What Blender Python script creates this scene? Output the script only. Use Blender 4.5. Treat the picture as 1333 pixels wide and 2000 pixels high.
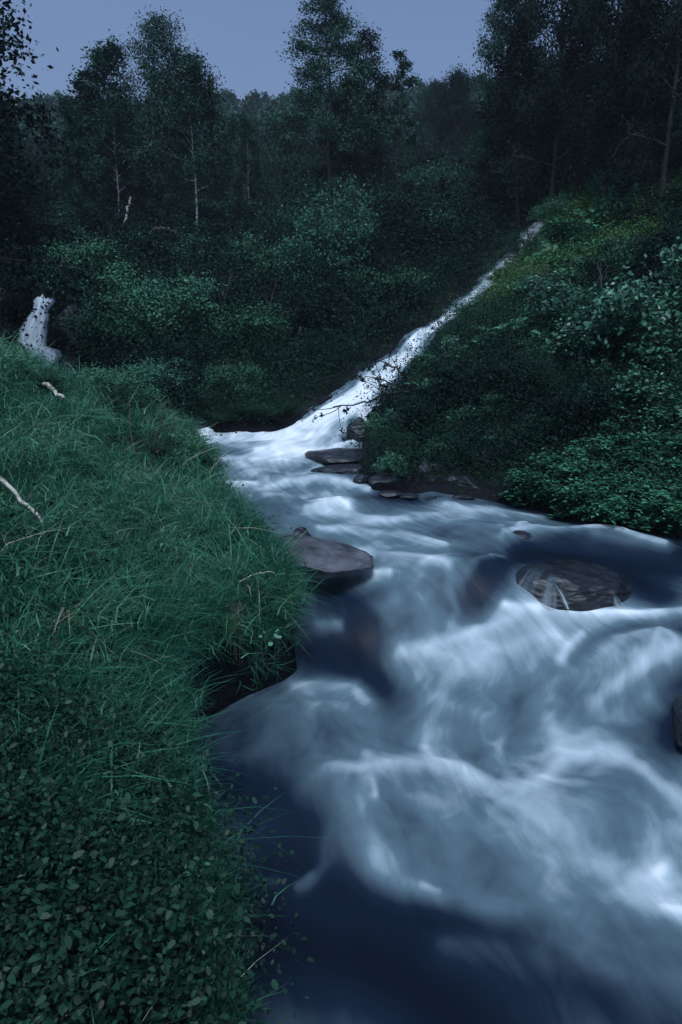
import bpy, math, random
import numpy as np
from mathutils import Vector, Matrix, Euler

for _o in list(bpy.data.objects):
    bpy.data.objects.remove(_o)
SC = bpy.context.scene
COL = SC.collection
R = math.radians

# ------------------------------------------------------------------ camera
PITCH = R(14.0)
FPX = 1444.0                      # focal length in pixels of a 1333x2000 frame
cam_d = bpy.data.cameras.new('camera')
cam = bpy.data.objects.new('camera', cam_d)
COL.objects.link(cam)
cam.location = (0, 0, 0)
cam.rotation_euler = (R(90) - PITCH, 0, 0)
cam_d.sensor_fit = 'VERTICAL'
cam_d.sensor_height = 36.0
cam_d.lens = 36.0 * FPX / 2000.0
cam_d.clip_start = 0.05
cam_d.clip_end = 2000
SC.camera = cam

# ------------------------------------------------------------------ sky, sun, exposure
SUN_EL, SUN_AZ = 64.0, 190.0      # high, a little behind the camera, veiled by thin cloud
world = bpy.data.worlds.new('World')
SC.world = world
world.use_nodes = True
wn = world.node_tree
wn.nodes.clear()
sky = wn.nodes.new('ShaderNodeTexSky')
sky.sky_type = 'NISHITA'
sky.sun_disc = False
sky.sun_elevation = R(SUN_EL)
sky.sun_rotation = R(SUN_AZ)
sky.altitude = 0
sky.air_density = 1.0
sky.dust_density = 4.0
sky.ozone_density = 3.0
cast = wn.nodes.new('ShaderNodeMix')       # the whole sky a little more violet, as a dusk camera records it
cast.data_type = 'RGBA'
cast.blend_type = 'MULTIPLY'
cast.inputs[0].default_value = 1.0
cast.inputs[7].default_value = (0.76, 0.91, 1.12, 1)
bg = wn.nodes.new('ShaderNodeBackground')
bg.inputs['Strength'].default_value = 0.15
wo = wn.nodes.new('ShaderNodeOutputWorld')
# thin even cloud, denser towards the horizon all round
tcw = wn.nodes.new('ShaderNodeTexCoord')
sep = wn.nodes.new('ShaderNodeSeparateXYZ')
wn.links.new(tcw.outputs['Generated'], sep.inputs[0])
hz = wn.nodes.new('ShaderNodeMapRange')
hz.inputs[1].default_value = .15; hz.inputs[2].default_value = .75; hz.inputs[3].default_value = .55; hz.inputs[4].default_value = .02
wn.links.new(sep.outputs['Z'], hz.inputs[0])
cn = wn.nodes.new('ShaderNodeTexNoise'); cn.inputs['Scale'].default_value = 2.2; cn.inputs['Detail'].default_value = 4
wn.links.new(tcw.outputs['Generated'], cn.inputs['Vector'])
ca = wn.nodes.new('ShaderNodeMath'); ca.operation = 'MULTIPLY_ADD'; ca.inputs[1].default_value = .5; ca.inputs[2].default_value = -.22
wn.links.new(cn.outputs['Fac'], ca.inputs[0])
cb = wn.nodes.new('ShaderNodeMath'); cb.operation = 'ADD'; cb.use_clamp = True
wn.links.new(ca.outputs[0], cb.inputs[0]); wn.links.new(hz.outputs[0], cb.inputs[1])
cl = wn.nodes.new('ShaderNodeMix'); cl.data_type = 'RGBA'
cl.inputs[7].default_value = (2.5, 2.95, 3.9, 1)
wn.links.new(cb.outputs[0], cl.inputs[0]); wn.links.new(sky.outputs[0], cl.inputs[6])
wn.links.new(cl.outputs[2], cast.inputs[6])
wn.links.new(cast.outputs[2], bg.inputs['Color'])
wn.links.new(bg.outputs[0], wo.inputs['Surface'])

sun_d = bpy.data.lights.new('sun', 'SUN')
sun_d.energy = 3.2
sun_d.angle = R(20)
sun_d.color = (0.69, 0.84, 1.0)
sun = bpy.data.objects.new('sun', sun_d)
COL.objects.link(sun)
# the lamp points away from the sky's sun
_az = R(SUN_AZ)
_sd = Vector((math.sin(_az) * math.cos(R(SUN_EL)), math.cos(_az) * math.cos(R(SUN_EL)), math.sin(R(SUN_EL))))
sun.rotation_euler = _sd.to_track_quat('Z', 'Y').to_euler()

SC.view_settings.view_transform = 'Standard'
SC.view_settings.look = 'None'
SC.view_settings.gamma = 1.0
SC.view_settings.use_curve_mapping = False
SC.view_settings.exposure = -0.42
SC.render.engine = 'CYCLES'
SC.cycles.max_bounces = 4
SC.cycles.diffuse_bounces = 1
SC.cycles.glossy_bounces = 1
SC.cycles.transmission_bounces = 3
SC.cycles.volume_bounces = 0
SC.cycles.transparent_max_bounces = 4
SC.cycles.caustics_reflective = False
SC.cycles.caustics_refractive = False

# ------------------------------------------------------------------ numbers
rs = np.random.RandomState(7)
CP, SP = math.cos(PITCH), math.sin(PITCH)

def P(px, py, Y):
    """the place at distance Y seen in the direction (px, py)"""
    xc, yc = (px - 666.5) / FPX, (1000 - py) / FPX
    dy = CP + yc * SP
    return np.array([xc / dy * Y, Y, (-SP + yc * CP) / dy * Y])

def proj(x, y, z):
    d = y * CP - z * SP
    return 666.5 + FPX * x / d, 1000 - FPX * (y * SP + z * CP) / d

def lattice(i, j, seed):
    n = (i.astype(np.int64) * 374761393 + j.astype(np.int64) * 668265263 + seed * 1442695041) & 0xffffffff
    n = ((n ^ (n >> 13)) * 1274126177) & 0xffffffff
    return ((n ^ (n >> 16)) & 0xffff) / 65535.0

def vnoise(x, y, seed=0):
    x0, y0 = np.floor(x), np.floor(y)
    fx, fy = x - x0, y - y0
    fx, fy = fx * fx * (3 - 2 * fx), fy * fy * (3 - 2 * fy)
    a, b = lattice(x0, y0, seed), lattice(x0 + 1, y0, seed)
    c, d = lattice(x0, y0 + 1, seed), lattice(x0 + 1, y0 + 1, seed)
    return (a * (1 - fx) + b * fx) * (1 - fy) + (c * (1 - fx) + d * fx) * fy

def fbm(x, y, seed=0, octv=4):
    s, a, t = 0, 1.0, 0
    for k in range(octv):
        s = s + a * (vnoise(x * 2 ** k, y * 2 ** k, seed + k * 17) - 0.5)
        t += a
        a *= 0.5
    return s / t * 2

def sstep(a, b, x):
    t = np.clip((x - a) / (b - a), 0, 1)
    return t * t * (3 - 2 * t)

class TPS:
    """thin plate spline over a warped plan, so near and far share one surface"""
    def __init__(s, pts, off=8.0, lam=1e-5):
        pts = np.array(pts, float)
        s.off = off
        s.c = s.warp(pts[:, 0], pts[:, 1])
        n = len(pts)
        K = s.k(s.c, s.c) + lam * np.eye(n)
        Pm = np.c_[np.ones(n), s.c]
        A = np.zeros((n + 3, n + 3))
        A[:n, :n] = K
        A[:n, n:] = Pm
        A[n:, :n] = Pm.T
        s.w = np.linalg.solve(A, np.r_[pts[:, 2] / (pts[:, 1] + off), np.zeros(3)])
    def warp(s, x, y):
        return np.c_[x / (y + s.off) * 1.6, np.log(y + s.off)]
    def k(s, a, b):
        d2 = ((a[:, None, :] - b[None, :, :]) ** 2).sum(-1)
        return np.where(d2 > 1e-12, 0.5 * d2 * np.log(np.maximum(d2, 1e-12)), 0)
    def __call__(s, x, y):
        x, y = np.asarray(x, float), np.asarray(y, float)
        sh = np.broadcast(x, y).shape
        x, y = np.broadcast_to(x, sh).ravel(), np.broadcast_to(y, sh).ravel()
        out = np.empty(len(x))
        for i in range(0, len(x), 20000):
            q = s.warp(x[i:i + 20000], y[i:i + 20000])
            v = s.k(q, s.c) @ s.w[:-3] + s.w[-3] + q @ s.w[-2:]
            out[i:i + 20000] = v * (y[i:i + 20000] + s.off)
        return out.reshape(sh)

# land heights, each seen direction with its distance
LAND = [(0,2000,1.35),(0,1500,2.2),(0,1200,3.0),(0,1000,3.9),(0,850,5.2),(0,700,7.2),(-300,2000,1.3),(-300,1000,4.2),(-300,660,8),
 (250,2000,1.5),(250,1700,2.0),(250,1500,2.55),(250,1300,3.1),(250,1100,4.0),(250,1000,4.7),(250,905,5.9),(240,815,7.6),(120,745,8.2),
 (370,850,7.8),(410,935,6.8),(480,1015,5.4),(540,1085,4.7),(585,1185,4.1),(550,1280,3.75),(400,1365,3.35),(375,1500,2.9),(410,1700,2.35),
 (470,1850,2.05),(490,2000,1.75),
 (750,930,7.4),(900,925,7.4),(1050,930,7.2),(1200,965,6.6),(1333,1000,6.2),(1600,1000,6.2),
 (1000,850,7.9),(850,850,8.4),(750,860,8.8),(1200,850,7.6),(1333,850,7.2),(1000,700,9.8),(815,730,10.9),(1200,700,9.2),
 (875,660,12.1),(965,580,14.4),(1045,500,17.0),(1100,435,19.3),(1180,370,20),(1333,330,19),(1333,600,10),(1200,600,11.2),(1200,480,14.5),(1333,450,14),
 (1600,500,10),(1600,800,7),(1200,300,26),(1333,250,26),(1333,150,35),
 (600,815,10.6),(450,832,10.7),(300,810,11.6),(640,750,11.6),(600,700,12.8),(740,680,13.2),(850,590,16.2),(900,520,18.5),(990,440,21.5),
 (700,560,17),(600,560,17),(450,700,12.9),(300,700,13.4),(300,600,15.7),(450,600,15.7),(385,520,22),(200,560,17),(490,450,27),(630,430,23),
 (760,440,23),(900,400,27),(200,480,24),(0,500,20),(0,575,15),(130,700,13.8),(60,585,14.2),(100,585,14.2),(-300,590,14),(600,350,35),(300,400,35),
 (0,400,32),(900,330,38),(1200,250,38),(450,245,130),(600,235,130),(800,215,130),(100,250,140),(300,240,130),(1100,190,130),(1400,150,120),
 (-300,230,130),(450,300,70),(800,290,70),(100,310,70),(1200,230,70)]
land_pts = [P(*a) for a in LAND] + [np.array(a, float) for a in
 [(0,-5,-2.4),(-6,-5,-.6),(6,-5,-1.0),(8,3,-.2),(-5,2,-.7),(-8,8,.2),(12,8,2.5),(-2,-2,-1.6),(2.6,1.5,-1.7),(3.0,4.0,-1.45),
  (-150,60,16),(150,60,22),(-260,200,30),(0,200,30),(260,200,40),(-300,260,24),(0,260,24),(300,260,30)]]
land_f = TPS(land_pts)

WATER = [(0,-4,-2.3),(0,1.5,-2.28),(1,2.0,-2.27),(3,2,-2.25),(-.5,2.6,-2.25),(0,3.4,-2.2),(2,3.4,-2.16),(-.8,3.6,-2.17),(-.4,4.2,-2.08),
 (.35,4.35,-2.1),(1.2,4.3,-2.09),(2.6,4.3,-2.06),(.35,4.68,-1.88),(1.2,4.62,-1.86),(2.6,4.62,-1.84),(-.3,4.75,-1.92),(0,5.3,-1.78),(1.5,5.4,-1.76),
 (3,5.4,-1.74),(-.5,6.2,-1.68),(1.5,6.2,-1.67),(3,6.2,-1.66),(0,7,-1.60),(1.5,7,-1.62),(-1,8.0,-1.52),(0,8,-1.53),(-1.4,9.0,-1.45),(-.6,9.2,-1.43),(0,8.9,-1.42),
 (-2.2,9.6,-1.42),(-4,10.6,-1.3),(-5.2,11.8,-1.05)]
FALL = [(600,862,9.35),(625,835,9.6),(668,790,10.2),(715,755,10.9),(752,722,11.4),(790,697,12.0),(828,657,12.85),(868,630,13.7),(897,600,14.6),
        (930,576,15.4),(960,548,16.2),(990,517,17.2),(1022,478,19.0),(1045,447,20.4),(1060,430,21.4)]
water_f = TPS([np.array(a, float) for a in WATER] + [P(*a) for a in FALL] + [P(a + 40, b - 6, c) for a, b, c in FALL[2:]] + [P(a - 40, b + 10, c) for a, b, c in FALL[2:]], off=6.0)

# outline of the stream (left bank, then far side, then down the right bank)
LB = [(470,2700,1.0),(455,2000,1.98),(450,1820,2.35),(385,1700,2.68),(348,1500,3.38),(372,1396,3.75),(480,1355,4.02),(545,1335,4.14),(572,1240,4.25),
      (548,1120,4.8),(470,1030,5.65),(405,940,7.15),(368,856,8.45)]
HID = [(300,860,9.0),(180,830,10.6),(60,745,12.2),(60,700,13.2),(115,735,13.0),(200,800,11.7),(330,850,10.1),(385,857,9.85),(480,868,9.65)]
FL = [(530,857,9.62),(575,828,9.78),(633,790,10.25),(686,765,10.9),(728,716,11.65),(768,694,12.15),(806,657,12.95),(858,629,13.85),(877,613,14.4),
      (897,585,15.1),(930,570,15.7),(948,538,16.6),(985,513,17.6),(1018,478,19.1),(1030,446,20.6)]
FR = [(1080,432,21.4),(1066,443,20.7),(1040,475,19.0),(1000,520,17.0),(962,558,15.8),(934,580,15.1),(918,598,14.6),(882,628,13.6),(845,658,12.8),
      (814,704,11.6),(790,728,11.1),(738,782,10.2),(705,825,9.6)]
RB = [(700,880,8.7),(695,935,7.7),(725,965,7.15),(850,970,7.05),(1000,980,6.85),(1100,1002,6.5),(1200,1027,6.12),(1333,1047,5.83),(1600,1110,5.2)]
far_right = [np.array([5.2, 3.5, 0]), np.array([5.2, 1.0, 0]), np.array([3.5, -4, 0]), np.array([-.35, -4, 0])]
OUT = np.array([P(*a)[:2] for a in LB + HID + FL + FR + RB] + [a[:2] for a in far_right])

def signed(x, y, poly=OUT):
    """distance to the stream's outline, negative inside"""
    x, y = np.asarray(x, float), np.asarray(y, float)
    d = np.full(x.shape, 1e9)
    ins = np.zeros(x.shape, bool)
    n = len(poly)
    for i in range(n):
        ax, ay = poly[i]
        bx, by = poly[(i + 1) % n]
        ex, ey = bx - ax, by - ay
        t = np.clip(((x - ax) * ex + (y - ay) * ey) / (ex * ex + ey * ey), 0, 1)
        d = np.minimum(d, np.hypot(x - ax - t * ex, y - ay - t * ey))
        c = (ay > y) != (by > y)
        with np.errstate(divide='ignore', invalid='ignore'):
            xi = ax + (y - ay) * ex / (ey if ey else 1e-9)
        ins ^= c & (x < xi)
    return np.where(ins, -d, d)

def land(x, y):
    x, y = np.asarray(x, float), np.asarray(y, float)
    s = signed(x, y)
    s = s + 0.06 * fbm(x * 3, y * 3, 5, 3)
    dist = np.clip(y, 2, 200)
    h = land_f(x, y) + (0.012 + 0.017 * dist) * fbm(x * 6 / (dist * .5 + 2), y * 6 / (dist * .5 + 2), 3, 4) * sstep(0.0, 0.6, s)
    h = h + .10 * fbm(x * 2.2, y * 2.2, 77, 3) * sstep(.05, .4, s) * (y < 14)
    w = water_f(np.clip(x, -9, 9), np.clip(y, -4, 22))
    bed = w - 0.26 - 0.5 * np.clip(-s, 0, 1.0)
    k = sstep(-0.10, 0.07, s)
    h = np.where(s < 1.0, np.maximum(h, w + 0.05 + .05 * np.clip(s, 0, 1)), h)
    return bed * (1 - k) + h * k

def ground_at(px, Y):
    """ground point at distance Y in the picture column px"""
    py = 500.0
    for _ in range(6):
        X = P(px, py, Y)[0]
        z = float(land(np.array([X]), np.array([Y]))[0])
        py = proj(X, Y, z)[1]
    return np.array([X, Y, z])

def hit(px, py, y0=1.2, y1=150.0):
    Y = np.exp(np.linspace(math.log(y0), math.log(y1), 500))
    q = P(px, py, 1.0)
    z = land(q[0] * Y, Y)
    below = np.nonzero(z > q[2] * Y)[0]
    i = below[0] if len(below) else len(Y) - 1
    return np.array([q[0] * Y[i], Y[i], float(z[i])])

# ------------------------------------------------------------------ mesh helpers
def mesh_np(name, verts, faces, smooth=True, attrs=None, corner=None):
    """faces: (M,k) array, every face with k corners"""
    me = bpy.data.meshes.new(name)
    verts = np.asarray(verts, np.float32)
    faces = np.asarray(faces, np.int32)
    m, k = faces.shape
    me.vertices.add(len(verts))
    me.vertices.foreach_set('co', verts.ravel())
    me.loops.add(m * k)
    me.loops.foreach_set('vertex_index', faces.ravel())
    me.polygons.add(m)
    me.polygons.foreach_set('loop_start', np.arange(0, m * k, k, dtype=np.int32))
    me.polygons.foreach_set('loop_total', np.full(m, k, np.int32))
    if smooth:
        me.polygons.foreach_set('use_smooth', np.ones(m, bool))
    for an, (dom, val) in (attrs or {}).items():
        at = me.attributes.new(an, 'FLOAT', dom)
        at.data.foreach_set('value', np.asarray(val, np.float32))
    me.update(calc_edges=True)
    return me

def link(name, data, mat=None, parent=None, loc=None):
    o = bpy.data.objects.new(name, data)
    COL.objects.link(o)
    if mat is not None and data is not None and len(data.materials) == 0:
        data.materials.append(mat)
    if parent is not None:
        o.parent = parent
    if loc is not None:
        o.location = loc
    return o

def tag(o, label=None, cat=None, group=None, kind=None):
    if label: o['label'] = label
    if cat: o['category'] = cat
    if group: o['group'] = group
    if kind: o['kind'] = kind
    return o

def tube(pts, rad, n=6):
    """tapered tube: verts, quads"""
    pts = np.asarray(pts, float)
    rad = np.broadcast_to(np.asarray(rad, float), (len(pts),))
    d = np.gradient(pts, axis=0)
    d /= np.linalg.norm(d, axis=1)[:, None] + 1e-9
    up = np.array([0.31, 0.17, 0.93]) if abs(d[0, 2]) < .9 else np.array([1.0, .1, 0])
    a = np.cross(d, up)
    a /= np.linalg.norm(a, axis=1)[:, None] + 1e-9
    b = np.cross(d, a)
    th = np.linspace(0, 2 * np.pi, n, endpoint=False)
    v = pts[:, None, :] + rad[:, None, None] * (np.cos(th)[None, :, None] * a[:, None, :] + np.sin(th)[None, :, None] * b[:, None, :])
    v = v.reshape(-1, 3)
    i = np.arange(len(pts) - 1)[:, None] * n + np.arange(n)[None, :]
    j = np.arange(len(pts) - 1)[:, None] * n + (np.arange(n)[None, :] + 1) % n
    f = np.stack([i, j, j + n, i + n], -1).reshape(-1, 4)
    return v, f

class Acc:
    def __init__(s): s.v, s.f, s.n = [], [], 0
    def add(s, v, f):
        s.v.append(v); s.f.append(f + s.n); s.n += len(v)
    def mesh(s, name, **k):
        return mesh_np(name, np.concatenate(s.v), np.concatenate(s.f), **k)

def norm(a): return a / (np.linalg.norm(a, axis=-1, keepdims=True) + 1e-9)

def leaf_quads(c, size, rng, flat=0.5, droop=0.0, aspect=0.6):
    """leaves as folded rhombi round the centres c"""
    n = len(c)
    nor = norm(rng.normal(0, 1, (n, 3)) * (1 - flat) + np.array([0, 0, 1.0]) * flat * 1.4)
    d = rng.normal(0, 1, (n, 3)) + np.array([0, 0, -droop])
    d = norm(d - (d * nor).sum(1)[:, None] * nor)
    s = np.cross(d, nor)
    L = (size * rng.uniform(.65, 1.3, n))[:, None]
    W = L * aspect * .5
    base, tip = c - d * L * .5, c + d * L * .5
    m = c - nor * L * .10
    v = np.stack([base, m + s * W + nor * L * .16, tip, m - s * W + nor * L * .16], 1).reshape(-1, 3)
    return v, np.arange(n * 4).reshape(-1, 4)

# ------------------------------------------------------------------ materials
def new_mat(name):
    m = bpy.data.materials.new(name)
    m.use_nodes = True
    nt = m.node_tree
    return m, nt, nt.nodes['Principled BSDF']

def ramp(nt, stops):
    r = nt.nodes.new('ShaderNodeValToRGB')
    e = r.color_ramp.elements
    while len(e) < len(stops): e.new(0.5)
    for k, (p, c) in enumerate(stops):
        e[k].position = p
        e[k].color = (*c, 1)
    return r

def leaf_mat(name, dark, light, rough=.5, transl=.25, spec=.4):
    m, nt, b = new_mat(name)
    N, L = nt.nodes, nt.links
    at = N.new('ShaderNodeAttribute'); at.attribute_name = 'tint'
    oi = N.new('ShaderNodeObjectInfo')
    ad = N.new('ShaderNodeMath'); ad.operation = 'MULTIPLY_ADD'
    ad.inputs[1].default_value = .5
    L.new(oi.outputs['Random'], ad.inputs[0])
    L.new(at.outputs['Fac'], ad.inputs[2])
    r = ramp(nt, [(0.05, dark), (1.0, light)])
    L.new(ad.outputs[0], r.inputs[0])
    L.new(r.outputs[0], b.inputs['Base Color'])
    b.inputs['Roughness'].default_value = rough
    b.inputs['Specular IOR Level'].default_value = spec
    if transl > 0:
        tr = N.new('ShaderNodeBsdfTranslucent')
        L.new(r.outputs[0], tr.inputs['Color'])
        mx = N.new('ShaderNodeMixShader'); mx.inputs[0].default_value = transl
        L.new(b.outputs[0], mx.inputs[1]); L.new(tr.outputs[0], mx.inputs[2])
        L.new(mx.outputs[0], N['Material Output'].inputs['Surface'])
    return m

M = {}
M['birch_leaf'] = leaf_mat('birch_leaf', (.006, .024, .016), (.050, .135, .085), .7, 0, .08)
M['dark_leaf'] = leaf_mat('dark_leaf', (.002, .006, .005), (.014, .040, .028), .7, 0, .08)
M['willow_leaf'] = leaf_mat('willow_leaf', (.025, .095, .062), (.085, .24, .15), .5, 0, .2)
M['shrub_leaf'] = leaf_mat('shrub_leaf', (.004, .032, .018), (.075, .23, .125), .5, 0, .18)
M['moss_leaf'] = leaf_mat('moss_leaf', (.030, .095, .022), (.13, .30, .07), .55, 0)
M['fern_leaf'] = leaf_mat('fern_leaf', (.008, .060, .030), (.09, .30, .16), .45, 0, .3)
M['heath_leaf'] = leaf_mat('heath_leaf', (.006, .018, .012), (.028, .075, .045), .7, 0, .08)
M['grass'] = leaf_mat('grass', (.008, .058, .032), (.055, .25, .14), .45, .25)
M['cover_leaf'] = leaf_mat('cover_leaf', (.004, .018, .011), (.028, .085, .048), .6, 0, .12)
M['glossy_leaf'] = leaf_mat('glossy_leaf', (.004, .034, .018), (.10, .29, .17), .42, 0, .45)
M['pale_grass'] = leaf_mat('pale_grass', (.022, .095, .045), (.13, .36, .20), .45, .25)
M['deep_leaf'] = leaf_mat('deep_leaf', (.002, .012, .007), (.014, .056, .030), .5, 0, .2)
M['dry_grass'] = leaf_mat('dry_grass', (.22, .20, .13), (.50, .46, .34), .5, .3)
M['clover'] = leaf_mat('clover', (.020, .080, .045), (.10, .25, .15), .45, 0, .3)
M['petal'] = leaf_mat('petal', (.7, .75, .7), (.9, .9, .85), .5, .3)

def bark_mat(name, pale, dark, amount):
    m, nt, b = new_mat(name)
    N, L = nt.nodes, nt.links
    tc = N.new('ShaderNodeTexCoord')
    mp = N.new('ShaderNodeMapping'); mp.inputs['Scale'].default_value = (4, 4, 14)
    L.new(tc.outputs['Object'], mp.inputs[0])
    nz = N.new('ShaderNodeTexNoise'); nz.inputs['Scale'].default_value = 1.6; nz.inputs['Detail'].default_value = 5
    L.new(mp.outputs[0], nz.inputs['Vector'])
    r = ramp(nt, [(amount - .06, dark), (amount + .05, pale)])
    L.new(nz.outputs['Fac'], r.inputs[0])
    L.new(r.outputs[0], b.inputs['Base Color'])
    b.inputs['Roughness'].default_value = .8
    bp = N.new('ShaderNodeBump'); bp.inputs['Strength'].default_value = .5; bp.inputs['Distance'].default_value = .02
    L.new(nz.outputs['Fac'], bp.inputs['Height']); L.new(bp.outputs[0], b.inputs['Normal'])
    return m
M['white_bark'] = bark_mat('white_bark', (.62, .62, .58), (.05, .045, .04), .46)
M['dark_bark'] = bark_mat('dark_bark', (.055, .05, .045), (.018, .016, .014), .5)
M['pale_wood'] = bark_mat('pale_wood', (.48, .45, .38), (.16, .13, .10), .42)
M['twig'] = bark_mat('twig', (.045, .035, .03), (.016, .012, .010), .5)

def rock_mat(name, c0, c1, wet):
    m, nt, b = new_mat(name)
    N, L = nt.nodes, nt.links
    tc = N.new('ShaderNodeTexCoord')
    n1 = N.new('ShaderNodeTexNoise'); n1.inputs['Scale'].default_value = 5; n1.inputs['Detail'].default_value = 9
    n1.inputs['Roughness'].default_value = .65
    n2 = N.new('ShaderNodeTexVoronoi'); n2.inputs['Scale'].default_value = 9
    mp = N.new('ShaderNodeMapping'); mp.inputs['Scale'].default_value = (1, 1, 3.5)
    L.new(tc.outputs['Object'], mp.inputs[0])
    L.new(mp.outputs[0], n1.inputs['Vector']); L.new(mp.outputs[0], n2.inputs['Vector'])
    r = ramp(nt, [(.34, c0), (.68, c1)])
    L.new(n1.outputs['Fac'], r.inputs[0]); L.new(r.outputs[0], b.inputs['Base Color'])
    b.inputs['Roughness'].default_value = .28 if wet else .75
    ad = N.new('ShaderNodeMath'); ad.operation = 'ADD'
    L.new(n1.outputs['Fac'], ad.inputs[0]); L.new(n2.outputs['Distance'], ad.inputs[1])
    bp = N.new('ShaderNodeBump'); bp.inputs['Strength'].default_value = .7; bp.inputs['Distance'].default_value = .03
    L.new(ad.outputs[0], bp.inputs['Height']); L.new(bp.outputs[0], b.inputs['Normal'])
    return m
M['wet_rock'] = rock_mat('wet_rock', (.006, .007, .010), (.034, .037, .048), True)
M['boulder_rock'] = rock_mat('boulder_rock', (.004, .005, .007), (.022, .024, .030), True)
M['grey_rock'] = rock_mat('grey_rock', (.022, .024, .030), (.13, .13, .155), False)
M['wet_rock'].node_tree.nodes['Principled BSDF'].inputs['Roughness'].default_value = .4

def ground_mat():
    m, nt, b = new_mat('ground')
    N, L = nt.nodes, nt.links
    tc = N.new('ShaderNodeTexCoord')
    n1 = N.new('ShaderNodeTexNoise'); n1.inputs['Scale'].default_value = 1.3; n1.inputs['Detail'].default_value = 10
    L.new(tc.outputs['Object'], n1.inputs['Vector'])
    r = ramp(nt, [(.35, (.005, .005, .005)), (.5, (.008, .014, .009)), (.7, (.016, .036, .020))])
    L.new(n1.outputs['Fac'], r.inputs[0])
    at = N.new('ShaderNodeAttribute'); at.attribute_name = 'rock'
    mx = N.new('ShaderNodeMix'); mx.data_type = 'RGBA'
    L.new(at.outputs['Fac'], mx.inputs[0]); L.new(r.outputs[0], mx.inputs[6])
    r2 = ramp(nt, [(.35, (.004, .004, .006)), (.7, (.018, .019, .024))])
    L.new(n1.outputs['Fac'], r2.inputs[0]); L.new(r2.outputs[0], mx.inputs[7])
    L.new(mx.outputs[2], b.inputs['Base Color'])
    b.inputs['Roughness'].default_value = .95
    b.inputs['Specular IOR Level'].default_value = .08
    n3 = N.new('ShaderNodeTexNoise'); n3.inputs['Scale'].default_value = 14; n3.inputs['Detail'].default_value = 6
    L.new(tc.outputs['Object'], n3.inputs['Vector'])
    bp = N.new('ShaderNodeBump'); bp.inputs['Strength'].default_value = .8; bp.inputs['Distance'].default_value = .06
    L.new(n3.outputs['Fac'], bp.inputs['Height']); L.new(bp.outputs[0], b.inputs['Normal'])
    return m
M['ground'] = ground_mat()

def water_mat():
    """clear dark water at foam 0, aerated grey-green water between, white foam at 1"""
    m, nt, b = new_mat('water')
    N, L = nt.nodes, nt.links
    at = N.new('ShaderNodeAttribute'); at.attribute_name = 'foam'
    fl = N.new('ShaderNodeAttribute'); fl.attribute_name = 'flow'; fl.attribute_type = 'GEOMETRY'
    mp = N.new('ShaderNodeMapping'); mp.inputs['Scale'].default_value = (1, 1, 1)
    L.new(fl.outputs['Vector'], mp.inputs[0])
    n1 = N.new('ShaderNodeTexNoise'); n1.inputs['Scale'].default_value = 1.0; n1.inputs['Detail'].default_value = 5
    n1.inputs['Roughness'].default_value = .6; n1.inputs['Distortion'].default_value = .15
    L.new(mp.outputs[0], n1.inputs['Vector'])
    # threads of foam along the current where there is some foam
    sb = N.new('ShaderNodeMath'); sb.operation = 'SUBTRACT'; sb.inputs[1].default_value = .5
    L.new(n1.outputs['Fac'], sb.inputs[0])
    amp = N.new('ShaderNodeMapRange')
    amp.inputs[1].default_value = 0; amp.inputs[2].default_value = .5; amp.inputs[3].default_value = .06; amp.inputs[4].default_value = .38
    L.new(at.outputs['Fac'], amp.inputs[0])
    ml = N.new('ShaderNodeMath'); ml.operation = 'MULTIPLY'
    L.new(sb.outputs[0], ml.inputs[0]); L.new(amp.outputs[0], ml.inputs[1])
    ad = N.new('ShaderNodeMath'); ad.operation = 'ADD'; ad.use_clamp = True
    L.new(at.outputs['Fac'], ad.inputs[0]); L.new(ml.outputs[0], ad.inputs[1])
    r = ramp(nt, [(0, (.002, .004, .009)), (.17, (.008, .017, .034)), (.5, (.11, .17, .20)), (.78, (.42, .50, .54)), (1, (.90, .92, .93))])
    L.new(ad.outputs[0], r.inputs[0])
    L.new(r.outputs[0], b.inputs['Base Color'])
    rr = N.new('ShaderNodeMapRange')
    rr.inputs[1].default_value = 0; rr.inputs[2].default_value = .6; rr.inputs[3].default_value = .30; rr.inputs[4].default_value = .75
    L.new(ad.outputs[0], rr.inputs[0]); L.new(rr.outputs[0], b.inputs['Roughness'])
    b.inputs['IOR'].default_value = 1.33
    b.inputs['Specular IOR Level'].default_value = .32
    bp = N.new('ShaderNodeBump'); bp.inputs['Strength'].default_value = .12; bp.inputs['Distance'].default_value = .04
    L.new(n1.outputs['Fac'], bp.inputs['Height']); L.new(bp.outputs[0], b.inputs['Normal'])
    return m
M['water'] = water_mat()
vm = M['water'].copy(); vm.name = 'thin_water'; M['veil'] = vm          # thin water: the rock shows through where the film tears
_n, _l = vm.node_tree.nodes, vm.node_tree.links
_c = _n.new('ShaderNodeAttribute'); _c.attribute_name = 'cover'
_l.new(_c.outputs['Fac'], _n['Principled BSDF'].inputs['Alpha'])

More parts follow.
